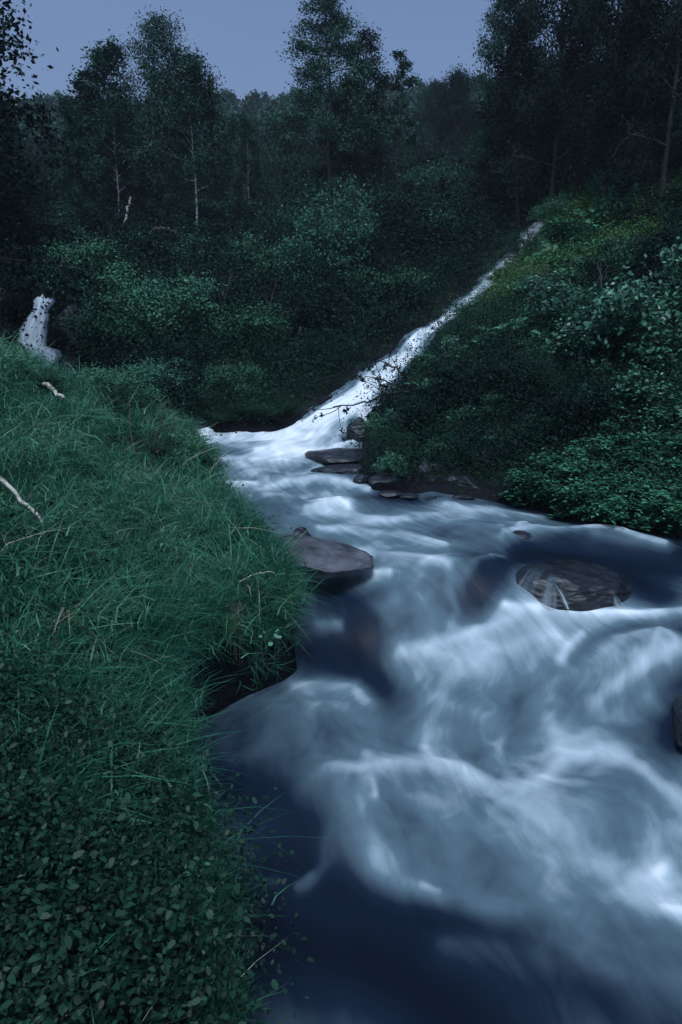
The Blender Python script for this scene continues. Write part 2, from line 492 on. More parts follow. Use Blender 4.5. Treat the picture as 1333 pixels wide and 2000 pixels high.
# ------------------------------------------------------------------ ground sheet
def build_ground():
    NV, NU = 440, 380
    v = np.linspace(math.log(-5.5 + 8), math.log(255 + 8), NV)
    # finer rows where the stream runs
    v = np.sort(np.r_[v, np.log(np.linspace(1.2, 11, 200) + 8)])
    NV = len(v)
    u = np.linspace(-1, 1, NU)
    u = np.sign(u) * (np.abs(u) ** 1.35) * 1.15
    U, V = np.meshgrid(u, v)
    Y = np.exp(V) - 8
    X = U * (Y + 8)
    Z = land(X, Y)
    idx = np.arange(NV * NU).reshape(NV, NU)
    f = np.stack([idx[:-1, :-1], idx[:-1, 1:], idx[1:, 1:], idx[1:, :-1]], -1).reshape(-1, 4)
    s = signed(X, Y)
    rock = 1 - sstep(.1, .45, s + .15 * fbm(X * 2, Y * 2, 9, 3))
    me = mesh_np('ground', np.stack([X, Y, Z], -1).reshape(-1, 3), f, attrs={'rock': ('POINT', rock.ravel())})
    o = link('ground', me, M['ground'])
    tag(o, 'dark mossy ground of the banks and the wooded hillside', 'ground', kind='structure')
build_ground()

# ------------------------------------------------------------------ water
# each entry: foam value, cover, half width, then the line it follows
FOAM = [
 # aerated field below the cascade
 (.50,.9,95,(960,1260),(1150,1300),(1120,1450),(930,1560),(870,1620),(1000,1650),(1200,1700),(1380,1800)),
 (.48,.8,60,(800,1300),(840,1400),(760,1440)),
 (.42,.7,60,(1150,1800),(1350,1900)),
 # quiet dark water
 (.14,.9,45,(640,1150),(700,1210),(640,1260)),
 (.04,1,48,(690,1250),(735,1310),(735,1350)),
 (.05,.9,36,(620,1300),(660,1290)),
 (.24,.8,50,(440,1430),(560,1410),(560,1460)),
 (.10,.9,55,(440,1520),(560,1570),(600,1620)),
 (.03,1,110,(440,1800),(700,1870),(900,1980),(1000,2100)),
 (.05,.9,45,(540,1680),(760,1770),(900,1820)),
 (.13,.8,60,(1000,1850),(1150,1950),(1333,2050)),
 (.36,.6,34,(790,1600),(860,1640),(950,1690)),
 (.32,.6,30,(880,1340),(900,1400)),
 (.33,.6,26,(1230,1560),(1220,1630)),
 (.05,.95,40,(1350,1400),(1310,1450)),
 (.07,.9,24,(1350,1330),(1310,1350)),
 (.30,.7,18,(930,1480),(960,1530)),
 (.30,.6,24,(780,1450),(790,1440)),
 # round the boulder
 (.04,1,34,(915,1185),(950,1130),(1010,1085),(1100,1078),(1200,1095),(1260,1150),(1290,1180)),
 (.10,.8,30,(960,1160),(930,1190)),
 (.08,.9,28,(1200,1095),(1333,1100)),
 (.10,.9,13,(1060,1064),(1180,1066),(1333,1085)),
 (.16,.8,22,(1240,1050),(1333,1058)),
 (.18,.8,16,(1200,1020),(1260,1035)),
 (.16,.85,13,(1112,1290),(1150,1252),(1200,1232),(1280,1228),(1350,1235)),
 (.10,.8,14,(1270,1222),(1350,1240)),
 # upstream quiet bands
 (.12,.85,9,(700,978),(850,978),(1000,988),(1100,1008),(1250,1035)),
 (.16,.7,8,(700,1000),(760,995),(850,990)),
 (.18,.6,7,(940,1040),(1000,1046),(960,1030)),
 (.2,.6,9,(560,905),(640,915),(690,925)),
 (.15,.7,9,(600,925),(690,935)),
 (.22,.6,10,(430,880),(480,885)),
 (.24,.5,12,(470,970),(560,1000),(520,1020)),
 # foam lines
 (1.,.95,7,(575,1128),(640,1124),(700,1116),(760,1120)),
 (.85,.8,8,(640,1006),(700,1012),(760,1020),(830,1010),(900,1000),(960,1005)),
 (1.,1,7,(600,995),(640,990),(680,997)),
 (.9,.8,6,(625,985),(665,985)),
 (.8,.8,7,(625,1030),(720,1040),(800,1052),(870,1068)),
 (.55,.6,8,(850,985),(900,1010),(1000,1030)),
 (.8,.8,10,(700,1078),(760,1082),(820,1100),(870,1130)),
 (.9,.6,9,(820,1115),(860,1122)),
 (.7,.8,6,(870,990),(980,1002),(1060,1010)),
 (.7,.6,5,(900,1028),(960,1040),(980,1044)),
 (.8,.85,6,(980,1052),(1050,1046),(1120,1042),(1180,1036),(1230,1052),(1300,1064)),
 (.75,.8,11,(1165,1036),(1190,1034)),
 (.85,.7,4,(1012,1040),(1028,1038)),
 (1.,1,7,(500,886),(560,889),(620,884),(660,874)),
 (1.,1,20,(690,790),(640,812),(590,845),(545,872)),
 (.95,.9,14,(640,850),(600,880),(520,884)),
 (.55,.7,7,(660,830),(640,870)),
 (.25,.7,8,(690,825),(680,860)),
 (.95,.9,4,(640,884),(660,874),(690,868)),
 (.8,.8,6,(395,858),(430,862),(480,870)),
 (.9,.8,4,(410,902),(480,900),(560,902)),
 (.75,.7,7,(440,895),(480,910),(505,925),(520,940)),
 (.8,.6,6,(590,935),(610,920),(625,915)),
 (.95,.8,6,(430,946),(500,948)),
 (.9,.8,6,(520,955),(560,945),(620,944),(680,952),(720,960)),
 (.7,.7,6,(510,965),(570,972),(640,968)),
 (.6,.6,8,(560,985),(610,992)),
 # swirls at the centre
 (.48,.75,12,(815,1150),(830,1190),(850,1240)),
 (.50,.75,10,(840,1140),(875,1160),(890,1200),(870,1240)),
 (.40,.7,22,(820,1200),(760,1170)),
 (.42,.7,9,(900,1150),(930,1120),(975,1095)),
 (.7,.6,5,(955,1108),(980,1094)),
 (.50,.8,9,(615,1212),(660,1213)),
 # the lip and the drop
 (.95,.95,9,(985,1192),(1040,1196),(1150,1202),(1240,1205),(1350,1198)),
 (.85,.85,14,(785,1262),(830,1266),(900,1250),(960,1232),(1010,1205)),
 (.72,.8,30,(820,1300),(880,1300),(980,1262),(1080,1240)),
 (.60,.5,24,(850,1300),(880,1330)),
 (.55,.6,7,(770,1240),(800,1262)),
 (.85,.8,12,(1095,1290),(1110,1265),(1135,1245)),
 (.72,.7,16,(1080,1330),(1070,1400),(1100,1470)),
 (.68,.75,14,(1180,1285),(1220,1268),(1260,1262)),
 (.78,.8,9,(1270,1300),(1285,1252)),
 (.7,.7,10,(1300,1262),(1320,1290)),
 (.78,.8,16,(1160,1370),(1230,1330),(1350,1290)),
 (.62,.6,18,(1150,1430),(1250,1380)),
 # left burst
 (.75,.85,17,(575,1348),(620,1340),(690,1345),(712,1372)),
 (.55,.7,26,(610,1380),(690,1400),(720,1440)),
 (.35,.6,18,(540,1350),(560,1370)),
 (.30,.6,26,(640,1440),(700,1460)),
 # standing waves
 (.85,.8,19,(640,1527),(700,1534),(760,1500),(830,1484),(900,1505),(960,1547),(1020,1562),(1070,1532),(1100,1482),(1160,1470),(1220,1500),(1290,1560),(1360,1600)),
 (.9,.7,10,(826,1450),(842,1478),(880,1495)),
 (.55,.7,20,(640,1530),(690,1570),(710,1640),(760,1690)),
 (.9,.6,6,(728,1560),(734,1590)),
 (.62,.6,14,(980,1400),(985,1450),(950,1490)),
 (.68,.7,16,(870,1370),(950,1400),(980,1440)),
 (.50,.7,16,(730,1690),(800,1722),(860,1738),(940,1752),(1020,1765)),
 (.80,.6,7,(825,1722),(860,1732)),
 (.48,.6,22,(930,1760),(980,1765)),
 (.78,.75,32,(1030,1590),(1150,1680),(1280,1750),(1370,1800)),
 (.62,.6,30,(1130,1560),(1180,1620),(1260,1650)),
 (1.,.9,16,(1275,1705),(1285,1700)),
 (.95,.8,9,(1285,1775),(1350,1785)),
 (.42,.6,40,(1080,1850),(1250,1840)),
 (.30,.6,30,(880,1850),(1050,1880)),
 (.26,.8,12,(590,1730),(630,1690),(650,1640)),
 (.36,.8,10,(585,1725),(605,1712)),
 (.26,.7,10,(510,1718),(540,1715)),
 (.22,.6,14,(450,1480),(500,1450)),
]

def flow_uv(x, y):
    """across and along the current"""
    lb = np.array([P(*a)[:2] for a in LB] + [P(*a)[:2] for a in FL])
    rb = np.array([P(*a)[:2] for a in FR + RB] + [a[:2] for a in far_right[:3]])[::-1]
    yl = np.maximum.accumulate(lb[:, 1] + np.arange(len(lb)) * 1e-4)
    yr = np.maximum.accumulate(rb[:, 1] + np.arange(len(rb)) * 1e-4)
    xl = np.interp(y, yl, lb[:, 0])
    xr = np.interp(y, yr, rb[:, 0])
    w = np.maximum(xr - xl, .3)
    return (x - xl) / w, w

def build_stream():
    NV, NU = 760, 560
    b = np.linspace(math.log(-.2 + 1.6), math.log(21.6 + 1.6), NV)
    a = np.linspace(-.72, .95, NU)
    A, B = np.meshgrid(a, b)
    Y = np.exp(B) - 1.6
    X = A * (Y + .8)
    s = signed(X, Y)
    keep = s < .16
    Z = water_f(X, Y)
    px, py = proj(X, Y, Z)
    # turbulence bends the foam lines
    sc = np.clip((py - 850) / 900, .12, 1)
    wx = 17 * sc * fbm(X * 2.2, Y * 1.6, 31, 3)
    wy = 11 * sc * fbm(X * 2.2 + 9, Y * 1.6 + 4, 41, 3)
    qx, qy = px + wx, py + wy
    F = np.full(X.shape, .36)
    F = np.where(Y > 9.3, .86 + .35 * fbm(X * 6, Y * 1.2, 95, 3), F)
    Hc = np.zeros(X.shape)
    for st in FOAM:
        val, cov, hw = st[:3]
        pts = st[3:]
        d = np.full(X.shape, 1e9)
        for (x0, y0), (x1, y1) in zip(pts[:-1], pts[1:]):
            ex, ey = x1 - x0, y1 - y0
            t = np.clip(((qx - x0) * ex + (qy - y0) * ey) / (ex * ex + ey * ey), 0, 1)
            d = np.minimum(d, np.hypot(qx - x0 - t * ex, qy - y0 - t * ey))
        if hw <= 20 and val > .4:
            mod = .95 + .35 * fbm(X * 3.1 + hw, Y * 2.3 + val * 9, 91, 3)
            g = np.clip(cov * mod, 0, 1) * (.62 * np.exp(-(d / hw) ** 2) + .38 * np.exp(-(d / (hw * 3.0)) ** 2))
        else:
            g = cov * np.exp(-(d / (hw * 1.3)) ** 2)
        F = F * (1 - g) + val * g
        Hc = Hc * (1 - g) + (val - .35) * g
    t, w = flow_uv(X, Y)
    tt = t * np.clip(w, .4, 3)
    # water on the falls breaks into threads
    fall = sstep(9.3, 10.2, Y)
    F = np.where(fall > 0, F * (1 - .0 * fall), F)
    Z2 = Z + .065 * np.clip(Hc, -.35, .65) * np.clip(Y / 4, .8, 1.0)
    Z2 += .020 * fbm(tt * 5 + 3, Y * 1.8, 51, 3) + .03 * fbm(tt * 2 + 7, Y * .9, 61, 2)
    Z2 += .03 * fbm(X * 3, Y * 2.2, 71, 3) * fall
    Z2 += .045 * fall
    # humps where the current rides over sunken boulders, hollows below them
    for hx, hy, rx, ry, hh in [(.95, 5.05, .42, .28, .13), (1.55, 5.1, .4, .3, .08), (1.95, 4.25, .35, .22, .12), (.10, 3.05, .45, .28, .09), (1.25, 3.15, .38, .25, .10),
                               (-.15, 3.75, .3, .2, .05), (2.0, 3.6, .3, .3, .10), (.5, 3.75, .3, .2, -.07), (.55, 2.7, .5, .3, -.06), (.2, 4.45, .25, .2, -.05),
                               (1.5, 6.0, .5, .2, .05), (0, 6.7, .5, .2, .05), (2.2, 5.9, .4, .2, .05), (-.1, 7.6, .5, .2, .04)]:
        Z2 += hh * np.exp(-((X - hx) / rx) ** 2 - ((Y - hy) / ry) ** 2)
    idx = np.arange(NV * NU).reshape(NV, NU)
    f = np.stack([idx[:-1, :-1], idx[:-1, 1:], idx[1:, 1:], idx[1:, :-1]], -1).reshape(-1, 4)
    kf = keep.ravel()[f].all(1)
    f = f[kf]
    used = np.unique(f)
    re = np.zeros(NV * NU, int)
    re[used] = np.arange(len(used))
    vv = np.stack([X, Y, Z2], -1).reshape(-1, 3)[used]
    # finer curls inside the foam
    wx2, wy2 = X + .25 * fbm(X * 3, Y * 3, 101, 3), Y + .25 * fbm(X * 3 + 5, Y * 3, 111, 3)
    rid = 1 - 2 * np.abs(fbm(wx2 * 2.6, wy2 * 2.2, 121, 4))
    F = F + (rid - .62) * .13 * sstep(.08, .55, F) * sstep(1.05, .6, F) + .10 * fbm(wx2 * 7, wy2 * 6, 131, 3) * sstep(.1, .5, F)
    F = np.where((Y > 9.9), F - .45 * np.clip(1 - np.minimum(t, 1 - t) / .16, 0, 1) + .10 * fbm(tt * 20, Y * 2, 141, 2), F)
    F = np.clip(F, 0, 1)
    me = mesh_np('water', vv, re[f], attrs={'foam': ('POINT', F.ravel()[used])})
    at = me.attributes.new('flow', 'FLOAT_VECTOR', 'POINT')
    fv = np.stack([tt * 13 + 1.2 * fbm(X * 2, Y * 2, 81, 2), Y * 2.0, 0 * Y], -1).reshape(-1, 3)[used]
    at.data.foreach_set('vector', fv.astype(np.float32).ravel())
    o = link('water', me, M['water'])
    tag(o, 'white and dark blue mountain stream rushing over rocks towards the camera', 'stream', kind='structure')
build_stream()

def build_left_fall():
    rows = [(66,104,580,13.78),(62,108,584,13.75),(62,107,590,13.70),(62,96,604,13.60),(46,98,625,13.50),(34,94,645,13.42),(28,92,665,13.33),(40,94,676,13.25),
            (44,122,684,13.0),(46,126,694,12.85),(52,120,706,12.78),(58,114,722,12.7),(70,110,742,12.6),(70,110,765,12.5)]
    ks = np.linspace(0, len(rows) - 1, 70)
    ra = np.array(rows, float)
    nU = 40
    V, Fo, Fl, Cv = [], [], [], []
    for k in ks:
        l, r, py, Y = [np.interp(k, np.arange(len(rows)), ra[:, c]) for c in range(4)]
        for i in range(nU):
            t = i / (nU - 1)
            bul = math.sin(math.pi * t)
            py_ = py + (4 * math.sin(t * 9 + 1) + 3 * math.sin(t * 23)) * max(0, 1 - k)
            p = P(l + (r - l) * t, py_, Y - .22 - .07 * bul)
            p[1] -= .04 * float(fbm(np.array([t * 9.0]), np.array([k * .5]), 5, 3)[0])
            V.append(p)
            Fo.append(.86 - .35 * (1 - bul) ** 2 + .15 * float(fbm(np.array([t * 8.0]), np.array([k * .4]), 15, 3)[0]))
            Fl.append((t * 9, k * .25, 0))
            nz = float(fbm(np.array([t * 6.0]), np.array([k * .35]), 25, 3)[0])
            Cv.append(min(1, max(0, (bul * 2.6 - .25 + 1.1 * nz) * min(1, k * 1.5 + .15))))
    idx = np.arange(len(ks) * nU).reshape(len(ks), nU)
    f = np.stack([idx[:-1, :-1], idx[1:, :-1], idx[1:, 1:], idx[:-1, 1:]], -1).reshape(-1, 4)
    me = mesh_np('waterfall', np.array(V), f, attrs={'foam': ('POINT', np.clip(Fo, 0, 1)), 'cover': ('POINT', Cv)})
    at = me.attributes.new('flow', 'FLOAT_VECTOR', 'POINT')
    at.data.foreach_set('vector', np.array(Fl, np.float32).ravel())
    o = link('waterfall', me, M['veil'])
    tag(o, 'small white waterfall behind the leaves at the far left of the bank', 'waterfall', kind='structure')
build_left_fall()

# ------------------------------------------------------------------ plants spread by the thousand
def scatter(name, label, protos, pts, rot, scl, idx, mat=None, kind='stuff'):
    """one object: a cloud of points with one of the small plants set on each"""
    n = len(pts)
    me = bpy.data.meshes.new(name)
    me.vertices.add(n)
    me.vertices.foreach_set('co', np.asarray(pts, np.float32).ravel())
    a = me.attributes.new('rot', 'FLOAT_VECTOR', 'POINT'); a.data.foreach_set('vector', np.asarray(rot, np.float32).ravel())
    a = me.attributes.new('scl', 'FLOAT_VECTOR', 'POINT'); a.data.foreach_set('vector', np.asarray(scl, np.float32).ravel())
    a = me.attributes.new('idx', 'INT', 'POINT'); a.data.foreach_set('value', np.asarray(idx, np.int32))
    o = link(name, me)
    ng = bpy.data.node_groups.new(name, 'GeometryNodeTree')
    ng.interface.new_socket('Geometry', in_out='INPUT', socket_type='NodeSocketGeometry')
    ng.interface.new_socket('Geometry', in_out='OUTPUT', socket_type='NodeSocketGeometry')
    N, L = ng.nodes, ng.links
    gi, go = N.new('NodeGroupInput'), N.new('NodeGroupOutput')
    iop = N.new('GeometryNodeInstanceOnPoints')
    jn = N.new('GeometryNodeJoinGeometry')
    for p in reversed(protos):
        oi = N.new('GeometryNodeObjectInfo'); oi.inputs['Object'].default_value = p
        oi.inputs['As Instance'].default_value = True
        L.new(oi.outputs['Geometry'], jn.inputs[0])
    iop.inputs['Pick Instance'].default_value = True
    def attr(nm, t):
        q = N.new('GeometryNodeInputNamedAttribute'); q.data_type = t; q.inputs['Name'].default_value = nm
        return q.outputs['Attribute']
    L.new(gi.outputs[0], iop.inputs['Points'])
    L.new(jn.outputs[0], iop.inputs['Instance'])
    L.new(attr('idx', 'INT'), iop.inputs['Instance Index'])
    L.new(attr('rot', 'FLOAT_VECTOR'), iop.inputs['Rotation'])
    L.new(attr('scl', 'FLOAT_VECTOR'), iop.inputs['Scale'])
    L.new(iop.outputs[0], go.inputs[0])
    md = o.modifiers.new('plants', 'NODES'); md.node_group = ng
    tag(o, label, None, None, kind)
    return o

def proto(name, me, mat):
    me.materials.append(mat)
    return bpy.data.objects.new(name, me)

def grass_clump(seed, nb, h, spread, lean, width, wide=False):
    r = np.random.RandomState(seed)
    root = np.c_[r.normal(0, spread, (nb, 2)), np.zeros(nb)]
    az = r.uniform(0, 2 * np.pi, nb)
    ln = lean * r.uniform(.2, 1.5, nb)
    hh = h * r.uniform(.5, 1.2, nb)
    w = width * r.uniform(.6, 1.3, nb)
    out = np.c_[np.cos(az), np.sin(az), 0 * az]
    side = np.c_[-np.sin(az), np.cos(az), 0 * az]
    tw = r.uniform(0, np.pi, nb)
    side = side * np.cos(tw)[:, None] + out * np.sin(tw)[:, None]
    V = []
    for t, k in ((0, 1.0), (.4, .95), (.75, .6), (1.0, .08)):
        c = root + out * (hh * ln * t ** 2)[:, None] + np.array([0, 0, 1.0]) * (hh * (t - .38 * ln * t * t))[:, None]
        V += [c - side * (w * k * .5)[:, None], c + side * (w * k * .5)[:, None]]
    V = np.stack(V, 1).reshape(-1, 3)
    base = np.arange(nb)[:, None] * 8
    f = np.stack([np.concatenate([base + 2 * k, base + 2 * k + 1, base + 2 * k + 3, base + 2 * k + 2], 1) for k in range(3)], 1).reshape(-1, 4)
    tint = np.repeat(np.clip(r.normal(.25, .25, nb), 0, 1), 3)
    return mesh_np('grass_clump', V, f, attrs={'tint': ('FACE', tint)})

def leaf_tuft(seed, n, rad, h, size, flat=.6, aspect=.6):
    r = np.random.RandomState(seed)
    c = r.normal(0, 1, (n, 3)) * np.array([rad, rad, h * .35]) + np.array([0, 0, h * .55])
    c[:, 2] = np.abs(c[:, 2])
    v, f = leaf_quads(c, size, r, flat, 0, aspect)
    return mesh_np('tuft', v, f, attrs={'tint': ('FACE', np.clip(r.normal(.28, .14, n), 0, 1))})

def round_leaves(seed, n, rad, h, size):
    r = np.random.RandomState(seed)
    c = r.normal(0, 1, (n, 3)) * np.array([rad, rad, h * .3]) + np.array([0, 0, h * .6])
    c[:, 2] = np.abs(c[:, 2])
    nor = norm(r.normal(0, .45, (n, 3)) + np.array([0, 0, 1.0]))
    a = norm(np.cross(nor, r.normal(0, 1, (n, 3)))); b = np.cross(nor, a)
    L = size * r.uniform(.45, 1.35, n)
    th = np.linspace(0, 2 * np.pi, 6, endpoint=False)
    V = c[:, None, :] + L[:, None, None] * .5 * ((np.cos(th) + .35 * (np.cos(th) > .9))[None, :, None] * a[:, None, :] * 1.2 + np.sin(th)[None, :, None] * b[:, None, :] * .8)
    V = V - nor[:, None, :] * (np.cos(2 * th)[None, :, None] * .12 * L[:, None, None])
    return mesh_np('clover', V.reshape(-1, 3), np.arange(n * 6).reshape(-1, 6), attrs={'tint': ('FACE', np.clip(r.normal(.25, .3, n), 0, 1))})

def fern_mesh(seed, nf=9, L=.5, pairs=13):
    r = np.random.RandomState(seed)
    V, F, T = [], [], []
    n = 0
    for k in range(nf):
        az = 2 * np.pi * (k + r.uniform(-.3, .3)) / nf
        out = np.array([math.cos(az), math.sin(az), 0]); sd = np.array([-math.sin(az), math.cos(az), 0])
        l = L * r.uniform(.7, 1.15); arch = r.uniform(.35, .8); tn = r.uniform(0, .7)
        for i in range(pairs):
            t = (i + 1.2) / (pairs + .6)
            c = out * l * t * .85 + np.array([0, 0, l * (arch * math.sin(t * 2.3) * .75)])
            t2 = t + .03
            d = norm(out * .85 + np.array([0, 0, arch * .75 * 2.3 * math.cos(t * 2.3)]))
            pl = l * .26 * math.sin(math.pi * (t * .88 + .1)) + .01
            pw = l * .055
            for s in (-1, 1):
                tip = c + sd * s * pl + d * pl * .35 - np.array([0, 0, pl * .2])
                m = (c + tip) / 2
                V += [c, m + d * pw, tip, m - d * pw]
                F.append([n, n + 1, n + 2, n + 3]); n += 4; T.append(tn)
    return mesh_np('fern', np.array(V), np.array(F), attrs={'tint': ('FACE', T)})

G_GRASS = [proto('grass_clump', grass_clump(k, 50, [.07, .085, .065, .10, .075][k], .06, 1.5, .0050), M['grass']) for k in range(5)]
G_PALE = [proto('pale_grass_clump', grass_clump(50 + k, 42, .085, .06, 1.8, .0054), M['pale_grass']) for k in range(3)]
G_HERB = [proto('herb_tuft', round_leaves(55 + k, 56, .08, .14, .0115), M['deep_leaf']) for k in range(3)]
G_LONG = [proto('long_grass_clump', grass_clump(20 + k, 20, .20, .045, 1.3, .0048), M['grass']) for k in range(4)]
G_DRY = [proto('dry_grass_clump', grass_clump(40 + k, 3, .22, .05, 1.5, .0045), M['dry_grass']) for k in range(3)]
G_CLOV = [proto('clover_tuft', round_leaves(60 + k, 6, .05, .10, .020), M['clover']) for k in range(4)]
G_TUFT = [proto('shrub_tuft', leaf_tuft(70 + k, 230, .22, .30, .034, .5), M['cover_leaf']) for k in range(4)]
G_HEATH = [proto('heather_tuft', leaf_tuft(80 + k, 240, .2, .28, .024, .3, .4), M['heath_leaf']) for k in range(3)]
G_DARK = [proto('dark_tuft', leaf_tuft(90 + k, 200, .25, .34, .038, .4), M['dark_leaf']) for k in range(3)]  # near-black leaves, standing in for shade between the plants
G_FERN = [proto('fern', fern_mesh(100 + k), M['fern_leaf']) for k in range(4)]
G_MOSS = [proto('moss_tuft', leaf_tuft(110 + k, 180, .2, .2, .028, .4, .35), M['moss_leaf']) for k in range(3)]

XL_ = np.array([P(*a)[:2] for a in LB])
def left_edge(y):
    return np.interp(y, XL_[:, 1], XL_[:, 0])
XR_ = np.array([P(*a)[:2] for a in (FR + RB)[::-1]])
def right_edge(y):
    return np.interp(y, np.maximum.accumulate(XR_[:, 1]), XR_[:, 0])

def sample(n, ylo, yhi, umin, umax, off, seed):
    """points spread evenly over the warped plan (denser near the camera)"""
    r = np.random.RandomState(seed)
    y = np.exp(r.uniform(math.log(ylo + off), math.log(yhi + off), n)) - off
    x = r.uniform(umin, umax, n) * (y + off)
    return x, y

def make(name, label, protos, x, y, sc, jit=.35, sink=.02, tilt=.25, seed=1, slopy=True):
    r = np.random.RandomState(seed)
    z = land(x, y)
    n = len(x)
    rot = np.c_[r.normal(0, tilt, n), r.normal(0, tilt, n), r.uniform(0, 6.28, n)]
    s = sc * r.uniform(1 - jit, 1 + jit, n)
    scl = np.stack([s, s, s * r.uniform(.85, 1.2, n)], 1)
    return scatter(name, label, protos, np.c_[x, y, z - sink * s], rot, scl, r.randint(0, len(protos), n))

# left bank
x, y = sample(24000, 1.0, 9.2, -.85, .1, .6, 11)
s = signed(x, y)
k = (x < left_edge(y) - .0) & (s > .015) & (y < 9.3)
hole = fbm(x * 3.4, y * 3.4, 37, 3)
k[k] &= ~((hole[k] < -.20) & (y[k] < 3.4) & (rs.uniform(0, 1, k.sum()) < .75))
x, y, s = x[k], y[k], s[k]
patch = fbm(x * 1.4, y * 1.4, 7, 3)
low = sstep(2.9, 2.3, y) * 1.0            # broad leaved herbs take over from the grass close by
r_ = np.random.RandomState(5)
u_ = r_.uniform(0, 1, len(x))
herb = u_ < low * (.30 + .5 * sstep(-.2, .25, fbm(x * 3.2, y * 3.2, 29, 3))) + .14 * (patch < -.12)  # dark herb patches put shaded hollows and the dim lower bank into colour
gr = ~herb
xg, yg, pg, sg = x[gr], y[gr], patch[gr], s[gr]
v_ = r_.uniform(0, 1, len(xg))
p2 = fbm(xg * 2.3, yg * 2.3, 19, 3)
sc = (.60 + .75 * sstep(-.35, .45, p2)) * (.85 + .055 * yg)
lg = v_ < .05 + .28 * (sg < .25)
pl = ~lg & (v_ < .22 + .62 * sstep(-.02, .4, pg + .5 * p2))
nm = ~lg & ~pl
make('grass', 'dense green grass covering the left bank above the stream', G_GRASS, xg[nm], yg[nm], sc[nm], seed=3)
make('pale_grass', 'lighter green flattened grass in patches on the left bank', G_PALE, xg[pl], yg[pl], sc[pl], seed=33, tilt=.4)
make('long_grass', 'long bent grass blades standing out of the turf of the left bank', G_LONG, xg[lg], yg[lg], sc[lg], seed=4)
kd = r_.uniform(0, 1, len(xg)) < .05
make('dry_grass', 'pale dry grass blades among the green of the left bank', G_DRY, xg[kd], yg[kd], sc[kd] * .9, seed=5)
xh, yh = x[herb], y[herb]
make('herbs', 'dark small leaved herbs low on the near left bank', G_HERB, xh, yh, .8 + .5 * r_.uniform(0, 1, len(xh)), seed=34, tilt=.35)
kc = r_.uniform(0, 1, len(x)) < .02 + .03 * low + .03 * (patch > .2)
make('clover', 'small pale round leaves low in the grass of the near left bank', G_CLOV, x[kc], y[kc], .62 + .25 * r_.uniform(0, 1, kc.sum()), seed=6, tilt=.35)
# grass hanging over the cut edge
ed = np.array([P(*a)[:2] for a in LB])
ed = np.stack([np.interp(np.linspace(0, len(ed) - 1, 1500), np.arange(len(ed)), ed[:, c]) for c in range(2)], 1)
r_ = np.random.RandomState(44)
ed = ed + r_.normal(0, .035, ed.shape) - np.array([.07, 0])
ed = ed[(ed[:, 1] > 1.6)]
rot = np.c_[r_.normal(0, .5, len(ed)), r_.uniform(.1, 1.5, len(ed)), r_.normal(0, .6, len(ed))]
s_ = r_.uniform(.5, 1.0, len(ed)) * (.45 + .55 * sstep(2.2, 3.6, ed[:, 1]))
ze = land(ed[:, 0] - .12, ed[:, 1]) - r_.uniform(-.02, .20, len(ed)) * (ed[:, 1] > 2.2)
scatter('hanging_grass', 'grass hanging down over the undercut edge of the left bank', G_LONG + G_GRASS[:2], np.c_[ed, ze], rot, np.stack([s_] * 3, 1), r_.randint(0, 6, len(ed)))

# hillsides beyond the pool and between the falls
x, y = sample(15000, 8.5, 60, -.85, .85, 4, 21)
s = signed(x, y)
mpx, mpy = proj(x, y, land(x, y))
mid = (s > .13 + .011 * y) & ~((mpx > 0) & (mpx < 135) & (mpy > 565) & (mpy < 800) & (y < 14.6)) & ~((x < left_edge(np.minimum(y, 8.4)) - .1) & (y < 9.3)) & ~((x > right_edge(y)) & (y < 21.2))
xm, ym = x[mid], y[mid]
pt = fbm(xm * .35, ym * .35, 13, 3)
scm = (.62 + .05 * ym) * np.clip(s[mid] / (.03 * ym + .08), .25, 1)
r_ = np.random.RandomState(6)
u_ = r_.uniform(0, 1, len(xm))
mpx, mpy = proj(xm, ym, land(xm, ym))
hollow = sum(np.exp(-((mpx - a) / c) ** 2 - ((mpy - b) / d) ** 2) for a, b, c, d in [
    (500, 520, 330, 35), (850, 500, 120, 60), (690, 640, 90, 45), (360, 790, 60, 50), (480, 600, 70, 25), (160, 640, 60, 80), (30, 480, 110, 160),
    (820, 640, 60, 40), (600, 690, 60, 25), (900, 380, 200, 50), (250, 480, 150, 35), (420, 840, 160, 22)])  # spots where near-black tufts put shade into the hillside's colour
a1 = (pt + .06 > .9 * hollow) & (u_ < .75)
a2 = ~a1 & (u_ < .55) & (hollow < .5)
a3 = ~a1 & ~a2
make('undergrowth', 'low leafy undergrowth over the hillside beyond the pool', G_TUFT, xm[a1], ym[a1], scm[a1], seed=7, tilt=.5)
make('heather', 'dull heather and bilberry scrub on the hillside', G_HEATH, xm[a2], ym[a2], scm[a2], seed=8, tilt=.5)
make('dark_undergrowth', 'dark undergrowth beneath the trees, shade put into its leaf colour', G_DARK, xm[a3], ym[a3], scm[a3], seed=9, tilt=.5)

# right bank
x, y = sample(20000, 5.2, 24, -.3, 1.15, 3, 31)
s = signed(x, y)
rt = (s > .05 + .22 * (y > 9.3)) & (x > right_edge(y)) & (x > 0)
x, y, s = x[rt], y[rt], s[rt]
z = land(x, y)
px, py = proj(x, y, z)
pt = fbm(x * .7, y * .7, 23, 3)
crest = sstep(9.5, 12, y) * (s < 2.6)
r_ = np.random.RandomState(8)
u_ = r_.uniform(0, 1, len(x))
bank = sstep(.75, .2, s) * (y < 9)            # stony foot of the bank carries little
live = u_ > bank * .45
bank_shade = sum(np.exp(-((px - a) / c) ** 2 - ((py - b) / d) ** 2) for a, b, c, d in [(860, 860, 130, 95), (1040, 830, 130, 90), (1180, 830, 90, 60), (760, 890, 90, 60), (1300, 520, 70, 70), (940, 700, 60, 30)])  # spots where near-black tufts paint shade into the bank cover
fern = live & (bank_shade < .5) & (pt > .0) & (u_ < .35 + .3 * crest) & (y > 8.0)
